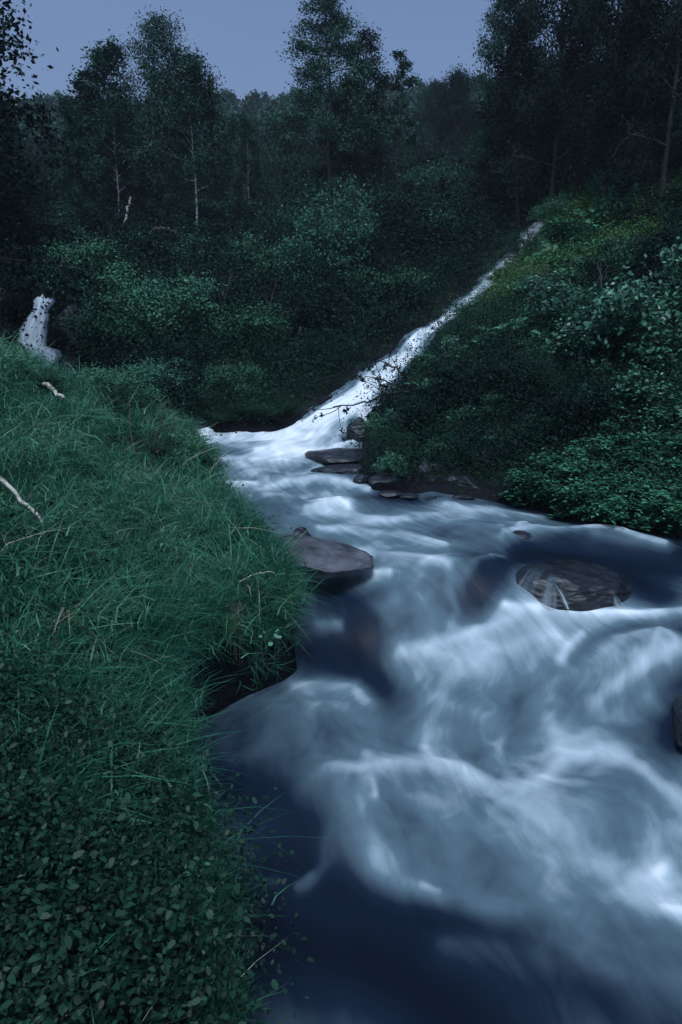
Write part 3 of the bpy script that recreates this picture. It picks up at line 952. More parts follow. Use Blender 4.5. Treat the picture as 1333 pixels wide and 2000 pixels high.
moss = live & ~fern & (y > 13) & (s < 3.4) & (u_ < .85)
shr = live & ~fern & ~moss & (pt > -.05) & (bank_shade < .4)
blk = live & ~fern & ~moss & ~shr & (bank_shade > .4) & (u_ < .6)
dk = live & ~fern & ~moss & ~shr & ~blk & ((bank_shade < .4) | (u_ > .85))
make_blk = lambda: make('dark_bank_undergrowth', 'black foliage over the rocks of the right bank, shade put into its leaf colour', G_DARK, x[blk], y[blk], sr[blk] * .8, seed=16, tilt=.5)
sr = (.60 + .04 * y) * np.clip(s / (.02 * y + .1), .25, 1)
make('ferns', 'bright green ferns spread over the steep right bank', G_FERN, x[fern][::2], y[fern][::2], sr[fern][::2] * .62, seed=12, tilt=.3)
make('moss', 'bright mossy grass on the crest of the right bank beside the upper waterfall', G_MOSS, x[moss], y[moss], sr[moss] * .9, seed=13, tilt=.4)
make('bank_undergrowth', 'mixed leafy undergrowth on the right bank', G_TUFT, x[shr], y[shr], sr[shr] * .75, seed=14, tilt=.5)
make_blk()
make('bank_heather', 'dark heather hanging on the right bank above the rocks', G_HEATH, x[dk], y[dk], sr[dk] * .9, seed=15, tilt=.5)

# ------------------------------------------------------------------ trees and shrubs
def bez(p0, d0, L, up, n, rng, wob=.05):
    """a limb that sets out along d0 and bends by 'up'"""
    t = np.linspace(0, 1, n)[:, None]
    p = p0 + d0 * L * t + np.array([0, 0, 1.0]) * up * L * t ** 2
    w = np.cumsum(rng.normal(0, wob * L / n, (n, 3)), 0)
    w[0] = 0
    return p + w

def tree_meshes(seed, h, cr, base=.3, prof='round', nl=6500, leaf=.09, tr=.07, lean=(0, 0), nlimb=18, droop=.3, clump=.125, rise=.35):
    r = np.random.RandomState(seed)
    T = Acc(); C = []
    n = 12
    t = np.linspace(0, 1, n)
    tp = np.c_[lean[0] * t ** 1.3 * h, lean[1] * t ** 1.3 * h, t * h]
    tp[:, :2] += np.cumsum(r.normal(0, .006 * h, (n, 2)), 0) * np.minimum(1, t * 4)[:, None]
    tp[0, 2] = -.15
    v, f = tube(tp, tr * (1 - t * .92) * (1 + .5 * np.exp(-t * 30)), 7)
    T.add(v, f)
    at = lambda q: np.array([np.interp(q, t, tp[:, c]) for c in range(3)])
    cw = []
    for k in range(nlimb):
        q = base + (1 - base) * ((k + r.uniform(0, .8)) / nlimb) ** .9
        q = min(q, .985)
        s = (q - base) / (1 - base)
        if prof == 'round': w = math.sin(math.pi * min(1, .18 + s * .80)) ** .7
        elif prof == 'cone': w = (1 - s) ** .75 * .95 + .10
        elif prof == 'column': w = .75 * math.sin(math.pi * (.25 + s * .7)) ** .5
        else: w = r.uniform(.35, 1.0) * math.sin(math.pi * min(1, .2 + s * .75)) ** .6
        L = cr * w * r.uniform(.75, 1.15)
        az = k * 2.4 + r.uniform(-.5, .5)
        el = r.uniform(.1, .5) + .8 * s * (prof != 'cone')
        d = np.array([math.cos(az) * math.cos(el), math.sin(az) * math.cos(el), math.sin(el)])
        lp = bez(at(q), d, L, rise - droop, 7, r)
        v, f = tube(lp, tr * .38 * (1 - q * .6) * np.linspace(1, .25, 7), 5)
        T.add(v, f)
        nt = max(4, int(7 + 6 * L / max(cr, .1)))
        for j in range(nt):
            a = r.uniform(.3, 1.0)
            p = np.array([np.interp(a, np.linspace(0, 1, 7), lp[:, c]) for c in range(3)])
            dd = norm(d + r.normal(0, .7, 3)); l2 = L * r.uniform(.15, .38) * (1.2 - a * .4) + .08 * cr
            tw = bez(p, dd, l2, -droop * .8, 4, r, .08)
            v, f = tube(tw, tr * .12 * np.array([1, .8, .6, .3]), 3)
            T.add(v, f)
            cw.append((tw[2], l2)); cw.append((tw[3], l2 * .8))
    for k in range(4):
        cw.append((at(.97 + .01 * k), .12 * cr))
    W = np.array([c[1] for c in cw]); W = W / W.sum()
    for (p, l2), w in zip(cw, W):
        m = max(3, int(nl * w))
        q = r.normal(0, 1, (m, 3)) * (clump * cr * r.uniform(.5, 1.15)) * np.array([1, 1, .75 + droop * .3])
        q[:, 2] -= droop * .1 * cr
        C.append(p + q)
    C = np.concatenate(C)
    v, f = leaf_quads(C, leaf, r, .3, .7)
    tint = np.clip(.25 + .35 * fbm(C[:, 0] * 2.5 / cr + 9, C[:, 2] * 2.5 / cr + C[:, 1], seed, 2) + r.normal(0, .16, len(C)), 0, 1)
    return T.mesh('trunk'), mesh_np('crown', v, f, smooth=False, attrs={'tint': ('FACE', tint)}), h

TREE_LIB = {}
def lib(key, leafm, bark, **k):
    a, b, h = tree_meshes(**k)
    a.materials.append(M[bark]); b.materials.append(M[leafm])
    TREE_LIB[key] = (a, b, h)
lib('birch_a', 'birch_leaf', 'white_bark', seed=1, h=7, cr=1.9, base=.36, nl=20655, nlimb=24, lean=(-.06, 0), tr=.062, leaf=0.108)
lib('birch_b', 'birch_leaf', 'white_bark', seed=2, h=6.5, cr=1.4, base=.3, prof='irregular', nl=11934, nlimb=18, tr=.06, leaf=0.108)
lib('birch_c', 'birch_leaf', 'dark_bark', seed=3, h=7, cr=1.5, base=.22, prof='irregular', nl=16065, nlimb=20, droop=.5, tr=.07, leaf=0.108)
lib('round_c', 'birch_leaf', 'dark_bark', seed=15, h=9, cr=2.6, base=.12, prof='irregular', nl=20000, nlimb=34, leaf=.10, clump=.11, droop=.45, tr=.1)
lib('tall_a', 'birch_leaf', 'dark_bark', seed=4, h=11, cr=2.3, base=.2, prof='cone', nl=32130, nlimb=34, droop=.4, tr=.11, clump=0.104, leaf=0.108)
lib('tall_b', 'dark_leaf', 'dark_bark', seed=5, h=9, cr=1.6, base=.15, prof='cone', nl=20655, nlimb=30, droop=.3, clump=0.136, tr=.09, leaf=0.108)
lib('sparse', 'birch_leaf', 'dark_bark', seed=6, h=6, cr=.9, base=.35, prof='irregular', nl=4320, nlimb=13, tr=.05, leaf=0.108)
lib('round_a', 'dark_leaf', 'dark_bark', seed=7, h=5, cr=1.8, base=.12, nl=18360, nlimb=22, clump=0.160, tr=.07, leaf=0.108)
lib('round_b', 'birch_leaf', 'dark_bark', seed=8, h=5, cr=1.6, base=.15, nl=16065, nlimb=20, clump=0.176, tr=.06, leaf=0.108)
lib('big_a', 'dark_leaf', 'dark_bark', seed=9, h=11, cr=3.0, base=.12, nl=39015, nlimb=38, clump=0.096, droop=.45, leaf=0.108, tr=.14)
lib('big_b', 'dark_leaf', 'dark_bark', seed=10, h=11, cr=2.6, base=.10, prof='irregular', nl=34425, nlimb=38, clump=0.104, droop=.5, leaf=0.108, tr=.14)
lib('near', 'dark_leaf', 'dark_bark', seed=11, h=7, cr=1.75, base=.18, prof='irregular', nl=20655, nlimb=30, clump=0.104, droop=.6, leaf=0.070, tr=.08)
lib('slim', 'dark_leaf', 'dark_bark', seed=12, h=6, cr=1.0, base=.15, prof='column', nl=11475, nlimb=18, clump=0.208, tr=.05, leaf=0.108)

def tree(name, key, px, Y, top, label, group=None, wide=1.0, rz=None, rng=np.random.RandomState(3)):
    g = ground_at(px, Y)
    zt = P(px, top, Y)[2]
    a, b, h = TREE_LIB[key]
    s = max(.2, (zt - g[2]) / h)
    o = link(name, None, loc=(g[0], g[1], g[2] - .03))
    o.rotation_euler = (0, 0, rng.uniform(0, 6.28) if rz is None else rz)
    o.scale = (s * wide, s * wide, s)
    tag(o, label, 'tree', group)
    link('trunk', a, parent=o)
    link('crown', b, parent=o)
    return o

# trees that stand out against the sky
tree('birch_tree', 'near', -100, 10.5, -420, 'near dark tree whose drooping leafy branches enter at the top left corner', wide=1.15, rz=0.4)
tree('birch_tree', 'near', -15, 15.5, 120, 'dark leafy tree under the branches of the top left corner', wide=1.4, rz=2.2)
tree('birch_tree', 'sparse', 190, 25, 150, 'thin sparse tree with open twigs left of the broad birch', wide=1.5)
tree('birch_tree', 'birch_c', 235, 25, 100, 'ragged birch with gaps in its crown beside the broad birch', wide=1.3)
tree('birch_tree', 'round_c', 318, 25.5, 48, 'broad crowned tree with the highest rounded top left of the middle', wide=1.0)
tree('birch_tree', 'birch_a', 388, 23, 130, 'birch with a straight white lower trunk right of the broad crown', wide=.95, rz=0.0)
tree('birch_tree', 'tall_a', 645, 26, -60, 'tallest pointed birch rising out of the middle of the skyline', wide=1.15, rz=1.0)
tree('pine_tree', 'tall_b', 708, 27, 55, 'dense dark conical tree close behind the tallest birch', wide=1.2)
tree('birch_tree', 'sparse', 776, 30, 112, 'small spindly tree right of the tallest birch against the sky', wide=1.3)
tree('birch_tree', 'round_b', 846, 46, 172, 'small round topped tree in the hazy gap of the skyline', wide=.8)
tree('birch_tree', 'round_a', 882, 40, 152, 'dark bushy tree at the left foot of the tall right hand trees', wide=.8)
tree('alder_tree', 'tall_a', 985, 22, -130, 'tall tree with fringed hanging twigs at the left edge of the right hand wood', wide=.85, rz=2.0)
tree('alder_tree', 'big_a', 1075, 20, -260, 'large dark tree with sky showing through, second in the right hand wood', wide=.72)
tree('alder_tree', 'big_b', 1180, 18, -330, 'large open branched tree with patches of sky in its crown near the top right', wide=.62)
tree('alder_tree', 'big_a', 1290, 16, -420, 'heavy dark tree filling the top right corner', wide=.62, rz=1.3)
tree('alder_tree', 'big_b', 1400, 13, -500, 'nearest dark tree leaning in from the right edge', wide=.55, rz=.5)
tree('alder_tree', 'round_a', 1085, 24, 165, 'rounded bushy tree below the tall right hand trees', wide=.8)
tree('alder_tree', 'round_b', 1180, 21.5, 235, 'rounded bushy tree on the crest above the mossy slope', wide=.9)
tree('alder_tree', 'round_a', 1290, 18, 210, 'wide dark bushy tree at the right edge above the mossy slope', wide=.95)
tree('alder_tree', 'round_a', 980, 27, 240, 'dark bushy tree between the hazy gap and the right hand wood', wide=1.0)
tree('alder_tree', 'tall_b', 1010, 21, 20, 'dense dark tree filling the left part of the right hand wood', wide=1.3)
tree('alder_tree', 'round_a', 1130, 20, 40, 'dense round crown in the middle of the right hand wood', wide=.9)
tree('alder_tree', 'round_a', 1260, 17, 20, 'dense round crown at the right of the wood', wide=.9)
# trunks that show
tree('birch_tree', 'birch_b', 492, 28, 235, 'slender birch with a thin pale trunk in the middle distance', wide=.8)
tree('birch_tree', 'birch_b', 232, 24, 200, 'birch with a short leaning pale trunk left of the straight white one', wide=.9)
tree('birch_tree', 'birch_c', 158, 21, 205, 'dark trunked tree standing over the undergrowth at the left', wide=.9)
tree('birch_tree', 'big_a', 20, 17, 175, 'large black crowned tree above the left waterfall', wide=.8)
tree('birch_tree', 'round_a', 10, 19, 330, 'bushy black tree overhanging the left waterfall', wide=1.0)

# the belt of trees behind: nothing in the picture tells most of them apart
rb_ = np.random.RandomState(17)
sky_x = [-200, 0, 60, 130, 200, 300, 425, 470, 540, 580, 700, 760, 830, 900, 1000, 1400]
sky_y = [210, 235, 240, 250, 235, 215, 262, 262, 245, 228, 225, 225, 222, 215, 200, 150]
keys = ['birch_b', 'birch_c', 'round_a', 'round_b', 'slim', 'tall_b', 'slim', 'round_b']
n_belt = 0
for row, (ya, yb, add, cnt) in enumerate([(48, 60, (0, 25), 22), (36, 46, (10, 70), 24), (28, 34, (50, 130), 20), (24, 27, (110, 190), 14)]):
    for k in range(cnt):
        px = -120 + (1320 if row < 3 else 1120) * (k + rb_.uniform(-.4, .4)) / cnt
        top = np.interp(px, sky_x, sky_y) + rb_.uniform(*add)
        if row and 425 < px < 590 and top < 285: top += 75
        tree('birch_tree', keys[rb_.randint(len(keys))], px, rb_.uniform(ya, yb), top, 'dark leafy tree in the crowded belt of woodland below the skyline',
             'trees of the woodland belt', wide=rb_.uniform(.85, 1.3), rng=rb_)

# the far ridge reads as one mass of small trees
far_r = [proto('far_tree', tree_meshes(seed=200 + k, h=4, cr=1.3 + .2 * k, base=.1, prof=['round', 'cone', 'column'][k], nl=260, leaf=.5, nlimb=7, clump=.22)[1], M['birch_leaf']) for k in range(3)]
x, y = sample(4200, 58, 175, -1.0, 1.0, 4, 61)
z = land(x, y)
r_ = np.random.RandomState(9)
sc = r_.uniform(.35, .75, len(x))
scatter('far_woods', 'hazy far woodland covering the ridge behind the valley', far_r, np.c_[x, y, z - .2], np.c_[0 * x, 0 * x, r_.uniform(0, 6, len(x))],
        np.c_[sc, sc, sc * 1.1], r_.randint(0, 3, len(x)))

# ------------------------------------------------------------------ shrubs
def shrub_meshes(seed, nl, leaf, nst=9, flat=.45, rad=.5, h=.85, aspect=.6, clump=.13, lift=0.0):
    """a shrub about 1 m wide"""
    r = np.random.RandomState(seed)
    T = Acc(); C = []
    for k in range(nst):
        az = k * 2.4 + r.uniform(-.4, .4)
        out = r.uniform(.35, 1.0)
        el = math.acos(min(.97, out * .92))
        d = np.array([math.cos(az) * math.cos(el), math.sin(az) * math.cos(el), math.sin(el)])
        L = (rad * math.cos(el) ** 2 + h * math.sin(el) ** 2) * r.uniform(.8, 1.15)
        lp = bez(r.normal(0, .05, 3) * np.array([1, 1, 0]) + np.array([0, 0, -.05]), d, L, .12, 6, r, .12)
        v, f = tube(lp, .012 * np.linspace(1, .3, 6), 4); T.add(v, f)
        for j in range(6):
            a = r.uniform(.35, 1)
            p = np.array([np.interp(a, np.linspace(0, 1, 6), lp[:, c]) for c in range(3)])
            tw = bez(p, norm(d + r.normal(0, .8, 3) + np.array([0, 0, .4])), .22, 0, 4, r, .1)
            v, f = tube(tw, .005, 3); T.add(v, f)
            m = nl // (nst * 6)
            C.append(tw[3] + r.normal(0, 1, (m, 3)) * clump * .62 * np.array([1, 1, .6]))
            C.append(tw[r.randint(1, 4), :] + r.normal(0, 1, (max(2, m // 3), 3)) * clump)
    C = np.concatenate(C); C[:, 2] = np.abs(C[:, 2]) + lift
    v, f = leaf_quads(C, leaf, r, flat, .2, aspect)
    tint = np.clip(.25 + r.normal(0, .2, len(C)) + .3 * fbm(C[:, 0] * 5, C[:, 1] * 5 + C[:, 2] * 3, seed, 2), 0, 1)
    return T.mesh('stem'), mesh_np('foliage', v, f, smooth=False, attrs={'tint': ('FACE', tint)})

SH = {}
def shlib(key, mat, *seeds, **k):
    SH[key] = []
    for s in seeds:
        a, b = shrub_meshes(s, **k)
        a.materials.append(M['twig']); b.materials.append(M[mat])
        SH[key].append((a, b))
shlib('willow', 'willow_leaf', 301, 302, nl=8500, leaf=.036, clump=.12, nst=13)
shlib('green', 'shrub_leaf', 311, 312, 313, nl=8000, leaf=.040, nst=12)
shlib('gloss', 'glossy_leaf', 315, 316, nl=4200, leaf=.062, nst=13, flat=.55)
shlib('dark', 'dark_leaf', 321, 322, nl=8000, leaf=.040, nst=11)  # near-black leaves carry the shade of the dark spots in their colour
shlib('heath', 'heath_leaf', 331, 332, nl=9000, leaf=.028, clump=.14, aspect=.4)
shlib('broad', 'fern_leaf', 341, 342, nl=2600, leaf=.11, flat=.75, nst=12, clump=.11, aspect=.5)
shlib('wiry', 'dark_leaf', 351, nl=1120, leaf=.05, nst=10, clump=.09)

rsh = np.random.RandomState(77)
SHADE_SPOTS = [(850, 500, 120, 60), (690, 640, 90, 45), (360, 790, 60, 50), (160, 640, 60, 80)]
def shrub(name, key, px, py, w, h, label, group=None, cat='shrub', Y=None, parts=True):
    """width and height in picture pixels at the spot it stands on"""
    g = hit(px, py) if Y is None else ground_at(px, Y)
    d = g[1] * CP - g[2] * SP
    a, b = SH[key][rsh.randint(len(SH[key]))]
    sw, sh = w * d / FPX * 1.1, h * d / FPX * 1.15
    o = link(name, None, loc=(g[0], g[1] + .1 * sw, g[2] - .04))
    o.rotation_euler = (rsh.normal(0, .08), rsh.normal(0, .08), rsh.uniform(0, 6.28))
    o.scale = (sw * .82, sw * .82, sh * .92)
    tag(o, label, cat, group)
    link('stem', a, parent=o)
    link('foliage', b, parent=o)
    return o

SHR = [
 ('gloss', 1190, 820, 130, 60, 'sprays of glossy leaves hanging in the dark below the middle bush'),
 ('gloss', 1090, 600, 130, 60, 'bright sprays on the fern slope above the brown heather'),
 ('gloss', 1150, 470, 120, 45, 'bright clump below the mossy crest'),
 ('willow', 668, 560, 150, 175, 'pale grey green willow bush, tallest on the slope in the middle'),
 ('willow', 610, 575, 150, 120, 'pale willow bush spreading left of the tallest one on the middle slope'),
 ('willow', 700, 500, 110, 95, 'pale willow bush uphill of the tallest one on the middle slope'),
 ('green', 555, 560, 150, 95, 'low green bush at the left foot of the pale willows'),
 ('green', 300, 700, 190, 150, 'large round green bush right of the left waterfall'),
 ('willow', 340, 650, 150, 110, 'light green bush behind the large round one near the left waterfall'),
 ('green', 215, 715, 150, 125, 'broad leaved green bush beside the rock of the left waterfall'),
 ('willow', 310, 795, 150, 95, 'pale leaved bush low above the grassy bank'),
 ('green', 235, 800, 130, 85, 'green bush hanging over the hidden channel behind the bank'),
 ('dark', 385, 770, 120, 110, 'dark bush, shade put in its leaf colour, over the hollow left of the pool'),
 ('green', 455, 790, 110, 80, 'small green bush right of the shadowed hollow'),
 ('heath', 440, 825, 120, 60, 'dark heather cushion at the water line of the pool'),
 ('heath', 530, 820, 120, 55, 'heather cushion at the water line left of the fall'),
 ('heath', 560, 740, 150, 80, 'wide heather cushion on the slope above the pool'),
 ('heath', 640, 720, 120, 75, 'brownish heather cushion left of the main waterfall'),
 ('green', 495, 690, 140, 90, 'green bush half way up the slope above the pool'),
 ('dark', 600, 660, 140, 80, 'dark bush, shade put in its leaf colour, in the dark band of the middle slope'),
 ('green', 760, 610, 150, 85, 'green bush left of the main waterfall where it narrows'),
 ('heath', 830, 575, 140, 80, 'dark heather cushion above the narrow waterfall'),
 ('dark', 800, 500, 180, 110, 'dark bush, shade put in its leaf colour, in the hollow right of the willows'),
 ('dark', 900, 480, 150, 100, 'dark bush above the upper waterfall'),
 ('green', 1020, 425, 110, 70, 'grey green bush beside the top of the waterfall'),
 ('green', 930, 420, 120, 60, 'low green bush left of the top of the waterfall'),
 ('heath', 480, 520, 160, 70, 'low heather hummock right of the white birch trunk'),
 ('green', 340, 540, 140, 80, 'low bush at the foot of the white birch trunk'),
 ('dark', 250, 540, 150, 90, 'dark bush left of the white birch trunk'),
 ('green', 165, 590, 150, 110, 'dim green bush above the left waterfall rock'),
 ('dark', 20, 640, 90, 75, 'black bush overhanging the left side of the small left waterfall'),
 ('heath', 1012, 530, 75, 75, 'clump of ferny growth hiding a bend of the upper waterfall'),
 # right bank
 ('gloss', 1180, 740, 190, 130, 'glossy leaved bush in the middle of the right bank'),
 ('gloss', 1280, 720, 200, 200, 'tall glossy bush at the right edge of the picture'),
 ('gloss', 1300, 860, 190, 120, 'glossy bush low at the right edge above the broad leaved plants'),
 ('gloss', 1110, 650, 150, 90, 'small glossy bush on the fern slope'),
 ('heath', 1090, 780, 150, 90, 'brown heather cushion over the dark rocks of the right bank'),
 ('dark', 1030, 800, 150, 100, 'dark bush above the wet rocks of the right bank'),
 ('dark', 920, 800, 150, 100, 'dark bush with shade put in its leaf colour right of the fall'),
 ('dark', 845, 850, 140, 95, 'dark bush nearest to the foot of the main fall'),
 ('heath', 770, 905, 110, 70, 'heather cushion above the rocks at the foot of the fall'),
 ('heath', 890, 880, 120, 60, 'heather hanging over the wet rocks beside the stream'),
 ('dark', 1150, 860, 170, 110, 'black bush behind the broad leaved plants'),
 ('green', 960, 810, 90, 45, 'small bright sprig in the dark part of the right bank'),
 ('heath', 885, 775, 110, 40, 'heather edge right of the waterfall'),
 ('green', 1220, 560, 160, 90, 'bush on the upper fern slope'),
 ('dark', 1320, 560, 160, 120, 'dark bush at the right edge of the fern slope'),
 ('dark', 1300, 440, 150, 80, 'dark bush at the right end of the mossy crest'),
]
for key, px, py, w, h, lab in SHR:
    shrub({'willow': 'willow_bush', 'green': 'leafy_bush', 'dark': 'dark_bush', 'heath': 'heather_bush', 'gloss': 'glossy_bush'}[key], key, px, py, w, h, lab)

shrub('heather_bush', 'heath', 1022, 0, 62, 62, 'dark ferny clump breaking the line of the upper waterfall just below its topmost piece', Y=17.3)
shrub('heather_bush', 'green', 985, 0, 60, 34, 'small green clump at the right edge of the upper waterfall', Y=16.0)
# lush broad leaved plants along the water at the right
ORD = ['leftmost', 'second from the left', 'third from the left', 'fourth from the left', 'fifth from the left', 'sixth from the left', 'rightmost']
for k, (px, py) in enumerate([(1055, 985), (1100, 990), (1150, 1000), (1200, 1015), (1255, 1020), (1310, 1035), (1345, 1030), (1090, 955), (1140, 960), (1195, 975),
                              (1250, 980), (1310, 990), (1180, 930), (1240, 935), (1300, 940), (1340, 900), (1210, 900), (1270, 900)]):
    row = 'front row at the water' if k < 7 else ('middle row' if k < 12 else 'back row')
    q = k if k < 7 else (k - 7 if k < 12 else [1, 3, 4, 6, 2, 5][k - 12] - 1)
    shrub('broadleaf_plant', 'broad', px, py, 110, 75, 'bright broad leaved plant, %s in the thicket\'s %s' % (ORD[q], row),
          'broad leaved plants at the right water edge', 'plant')
# more bushes of the hillside
for k in range(34):
    px, py = rsh.uniform(-40, 900), rsh.uniform(470, 560)
    shrub('hill_bush', ['dark', 'heath', 'green', 'dark'][rsh.randint(4)], px, py - 40 * (k % 3), rsh.uniform(90, 150), rsh.uniform(50, 90),
          'dim bush among many on the shaded hillside under the trees', 'bushes on the shaded hillside')
for k in range(12):
    px, py = rsh.uniform(1060, 1340), rsh.uniform(420, 640)
    shrub('slope_bush', ['heath', 'green'][k % 2], px, py, rsh.uniform(60, 110), rsh.uniform(30, 55),
          'low bush among the ferns of the right slope', 'low bushes on the fern slope')

for k, (px, py) in enumerate([(745, 850), (800, 800), (860, 905), (905, 840), (955, 770), (985, 870), (1020, 760), (1065, 850), (1120, 800), (1165, 770), (760, 930), (1210, 790), (890, 720), (830, 740)]):
    shrub('leafy_sprig', 'gloss', px, py, rsh.uniform(45, 75), rsh.uniform(35, 60), 'small sprig of pale glossy leaves in the dark undergrowth above the rocks',
          'leafy sprigs in the dark part of the right bank', 'plant')
# round hummock at the tip of the left bank
for px, py, w, h, lab in [(375, 925, 105, 80, 'round green hummock bush at the tip of the left bank beside the pool'),
                          (300, 880, 110, 45, 'low mossy hummock on the far edge of the left bank'),
                          (60, 760, 120, 50, 'low leafy hummock on the crest of the left bank'),
                          (200, 800, 120, 40, 'low green hummock below the pale stick on the left bank')]:
    shrub('hummock_bush', 'green' if h > 60 else 'heath', px, py, w, h, lab)

# ------------------------------------------------------------------ rocks
def rock_mesh(seed, sx, sy, sz, lay=.25, sub=4, rnd=0.0):
    import bmesh
    bm = bmesh.new()
    bmesh.ops.create_icosphere(bm, subdivisions=sub, radius=1)
    v = np.array([q.co[:] for q in bm.verts])
    r = np.random.RandomState(seed)
    pl = norm(r.normal(0, 1, (9, 3)) * np.array([1, 1, .8]))
    d = np.ones(len(v))
    for p in pl:                                   # flat fracture faces
        c = r.uniform(.55, .9) * (1 - rnd) + .97 * rnd
        dt = v @ p
        d = np.where(dt * d > c, c / np.maximum(dt, 1e-3), d)
    n = 1 + .10 * fbm(v[:, 0] * 2 + v[:, 2] + seed, v[:, 1] * 2 - v[:, 2] * 1.7, seed, 4)
    v = v * (d * n)[:, None]
    v[:, 2] += (1 - rnd) * lay * .12 * np.sin(v[:, 2] * 14 + v[:, 0] * 2)
    v *= np.array([sx, sy, sz])
    for q, c in zip(bm.verts, v): q.co = c
    me = bpy.data.meshes.new('rock')
    bm.to_mesh(me); bm.free()
    me.polygons.foreach_set('use_smooth', np.ones(len(me.polygons), bool))
    return me

def rock(px, py, Y, w, dpt, h, label, mat='wet_rock', seed=1, rot=(0, 0, 0), z=None, group=None, rnd=0.0):
    p = P(px, py, Y)
    if z is not None: p[2] = z
    o = link('rock', rock_mesh(seed, w, dpt, h, rnd=rnd), M[mat], loc=p)
    o.rotation_euler = rot
    tag(o, label, 'rock', group)
    return o

rock(612, 1080, 5.25, .48, .34, .065, 'broad flat grey rock at the grassy bank with water sliding off its edge', 'grey_rock', 3, (.05, .10, -.25))
rock(590, 1052, 5.75, .10, .08, .09, 'small dark upright stone behind the flat grey rock', 'wet_rock', 4, (0, .2, .3))
BOULDER = rock(1112, 1168, 4.98, .50, .30, .27, 'large wet boulder breaking the surface in the middle of the rapids', 'boulder_rock', 5, (.1, .10, .1), rnd=.75)
rock(1010, 1045, 5.9, .16, .10, .04, 'low flat stone just under the surface near the right bank', 'wet_rock', 6)
rock(1385, 1420, 3.5, .24, .26, .13, 'smooth black rock at the right edge of the foaming water', 'wet_rock', 7)
rock(1375, 1250, 4.5, .35, .2, .09, 'dark ledge under the lip of the cascade at the right edge', 'wet_rock', 8)
rock(665, 890, 8.5, .42, .45, .10, 'flat dark ledge at the right foot of the fall', 'wet_rock', 9, (0, 0, .2))
rock(672, 918, 7.95, .36, .25, .08, 'lower dark ledge in front of the foot of the fall', 'wet_rock', 10)
rock(700, 850, 9.15, .20, .25, .22, 'black wet rock face beside the fall where water trickles', 'wet_rock', 11)
rock(150, 660, 13.6, .38, .4, .55, 'black wet rock wall right of the small left waterfall', 'wet_rock', 12)
rock(130, 720, 12.9, .28, .3, .30, 'dark boulder at the foot of the small left waterfall', 'wet_rock', 13)
rock(10, 620, 14.0, .35, .3, .5, 'dark rock left of the small waterfall', 'wet_rock', 14)
def veil(pts, w0, w1, label, seed):
    """a sheet of water running down the boulder's own surface"""
    from mathutils.bvhtree import BVHTree
    bpy.context.view_layer.update()
    mw = BOULDER.matrix_world
    bvh = BVHTree.FromPolygons([mw @ q.co for q in BOULDER.data.vertices], [tuple(p.vertices) for p in BOULDER.data.polygons])
    pts = np.array(pts, float); n = 26; m = 9
    t = np.linspace(0, 1, n)
    c = np.stack([np.interp(t, np.linspace(0, 1, len(pts)), pts[:, k]) for k in range(2)], 1)
    u = np.linspace(-1, 1, m)
    V = np.zeros((n, m, 3)); last = None
    for i in range(n):
        w = w0 + (w1 - w0) * t[i] + 2 * math.sin(t[i] * 7 + seed)
        for j in range(m):
            q = P(c[i, 0] + u[j] * w, c[i, 1], 1.0)
            h = bvh.ray_cast(Vector((0, 0, 0)), Vector(q).normalized())
            dist = h[0].y if h[0] is not None else (last if last else 4.7)
            last = dist
            V[i, j] = q * (dist - .012 - .018 * (1 - u[j] ** 2))
    for _ in range(2):
        V[1:-1] = (V[:-2] + V[1:-1] + V[2:]) / 3
    idx = np.arange(n * m).reshape(n, m)
    f = np.stack([idx[:-1, :-1], idx[1:, :-1], idx[1:, 1:], idx[:-1, 1:]], -1).reshape(-1, 4)
    r = np.random.RandomState(seed)
    col = r.uniform(-.25, .25, m)[None, :]
    F = .42 + .45 * t[:, None] + col * .6
    A = (1 - u[None, :] ** 2) ** .8 * np.clip(t[:, None] * 5, 0, 1) * (.42 + col)
    me = mesh_np('waterfall', V.reshape(-1, 3), f, attrs={'foam': ('POINT', np.clip(F, 0, 1).ravel()), 'cover': ('POINT', np.clip(A, 0, 1).ravel())})
    at = me.attributes.new('flow', 'FLOAT_VECTOR', 'POINT')
    uu, tt = np.meshgrid(u, t)
    at.data.foreach_set('vector', np.stack([uu * 3, tt, 0 * tt + seed], -1).astype(np.float32).ravel())
    tag(link('waterfall', me, M['veil']), label, 'waterfall', kind='structure')
veil([(1056, 1105), (1040, 1125), (1024, 1155), (1014, 1192)], 13, 30, 'white veil of water over the left end of the boulder', 1)
veil([(1080, 1118), (1074, 1150), (1068, 1192)], 10, 20, 'thin white trickle over the middle of the boulder', 2)
veil([(1080, 1136), (1096, 1158), (1110, 1190)], 5, 6, 'narrow trickle splitting off over the boulder', 3)
veil([(1200, 1160), (1208, 1178), (1216, 1198)], 6, 13, 'small white spout at the right end of the boulder', 4)
rr = np.random.RandomState(19)
for k in range(22):
    px = 715 + 17 * k + rr.uniform(-6, 6)
    y0 = np.interp(px, [700, 850, 1000, 1100], [962, 968, 975, 1000])
    o = rock(px, y0 - rr.uniform(0, 34), np.interp(px, [700, 850, 1000, 1100], [7.35, 7.25, 7.05, 6.75]) + rr.uniform(0, .25), rr.uniform(.09, .24), rr.uniform(.1, .2), rr.uniform(.06, .13),
         'wet dark rock in the row along the foot of the right bank', 'wet_rock', 30 + k, (rr.uniform(-.2, .2), rr.uniform(-.2, .2), rr.uniform(0, 3)), group='wet rocks along the foot of the right bank')
for k, (px, py) in enumerate([(760, 965), (800, 970), (850, 975), (905, 972)]):
    rock(px, py, 6.95, .12, .07, .03, 'small stone awash in the shallow edge of the stream', 'wet_rock', 70 + k, group='small stones awash near the right bank')
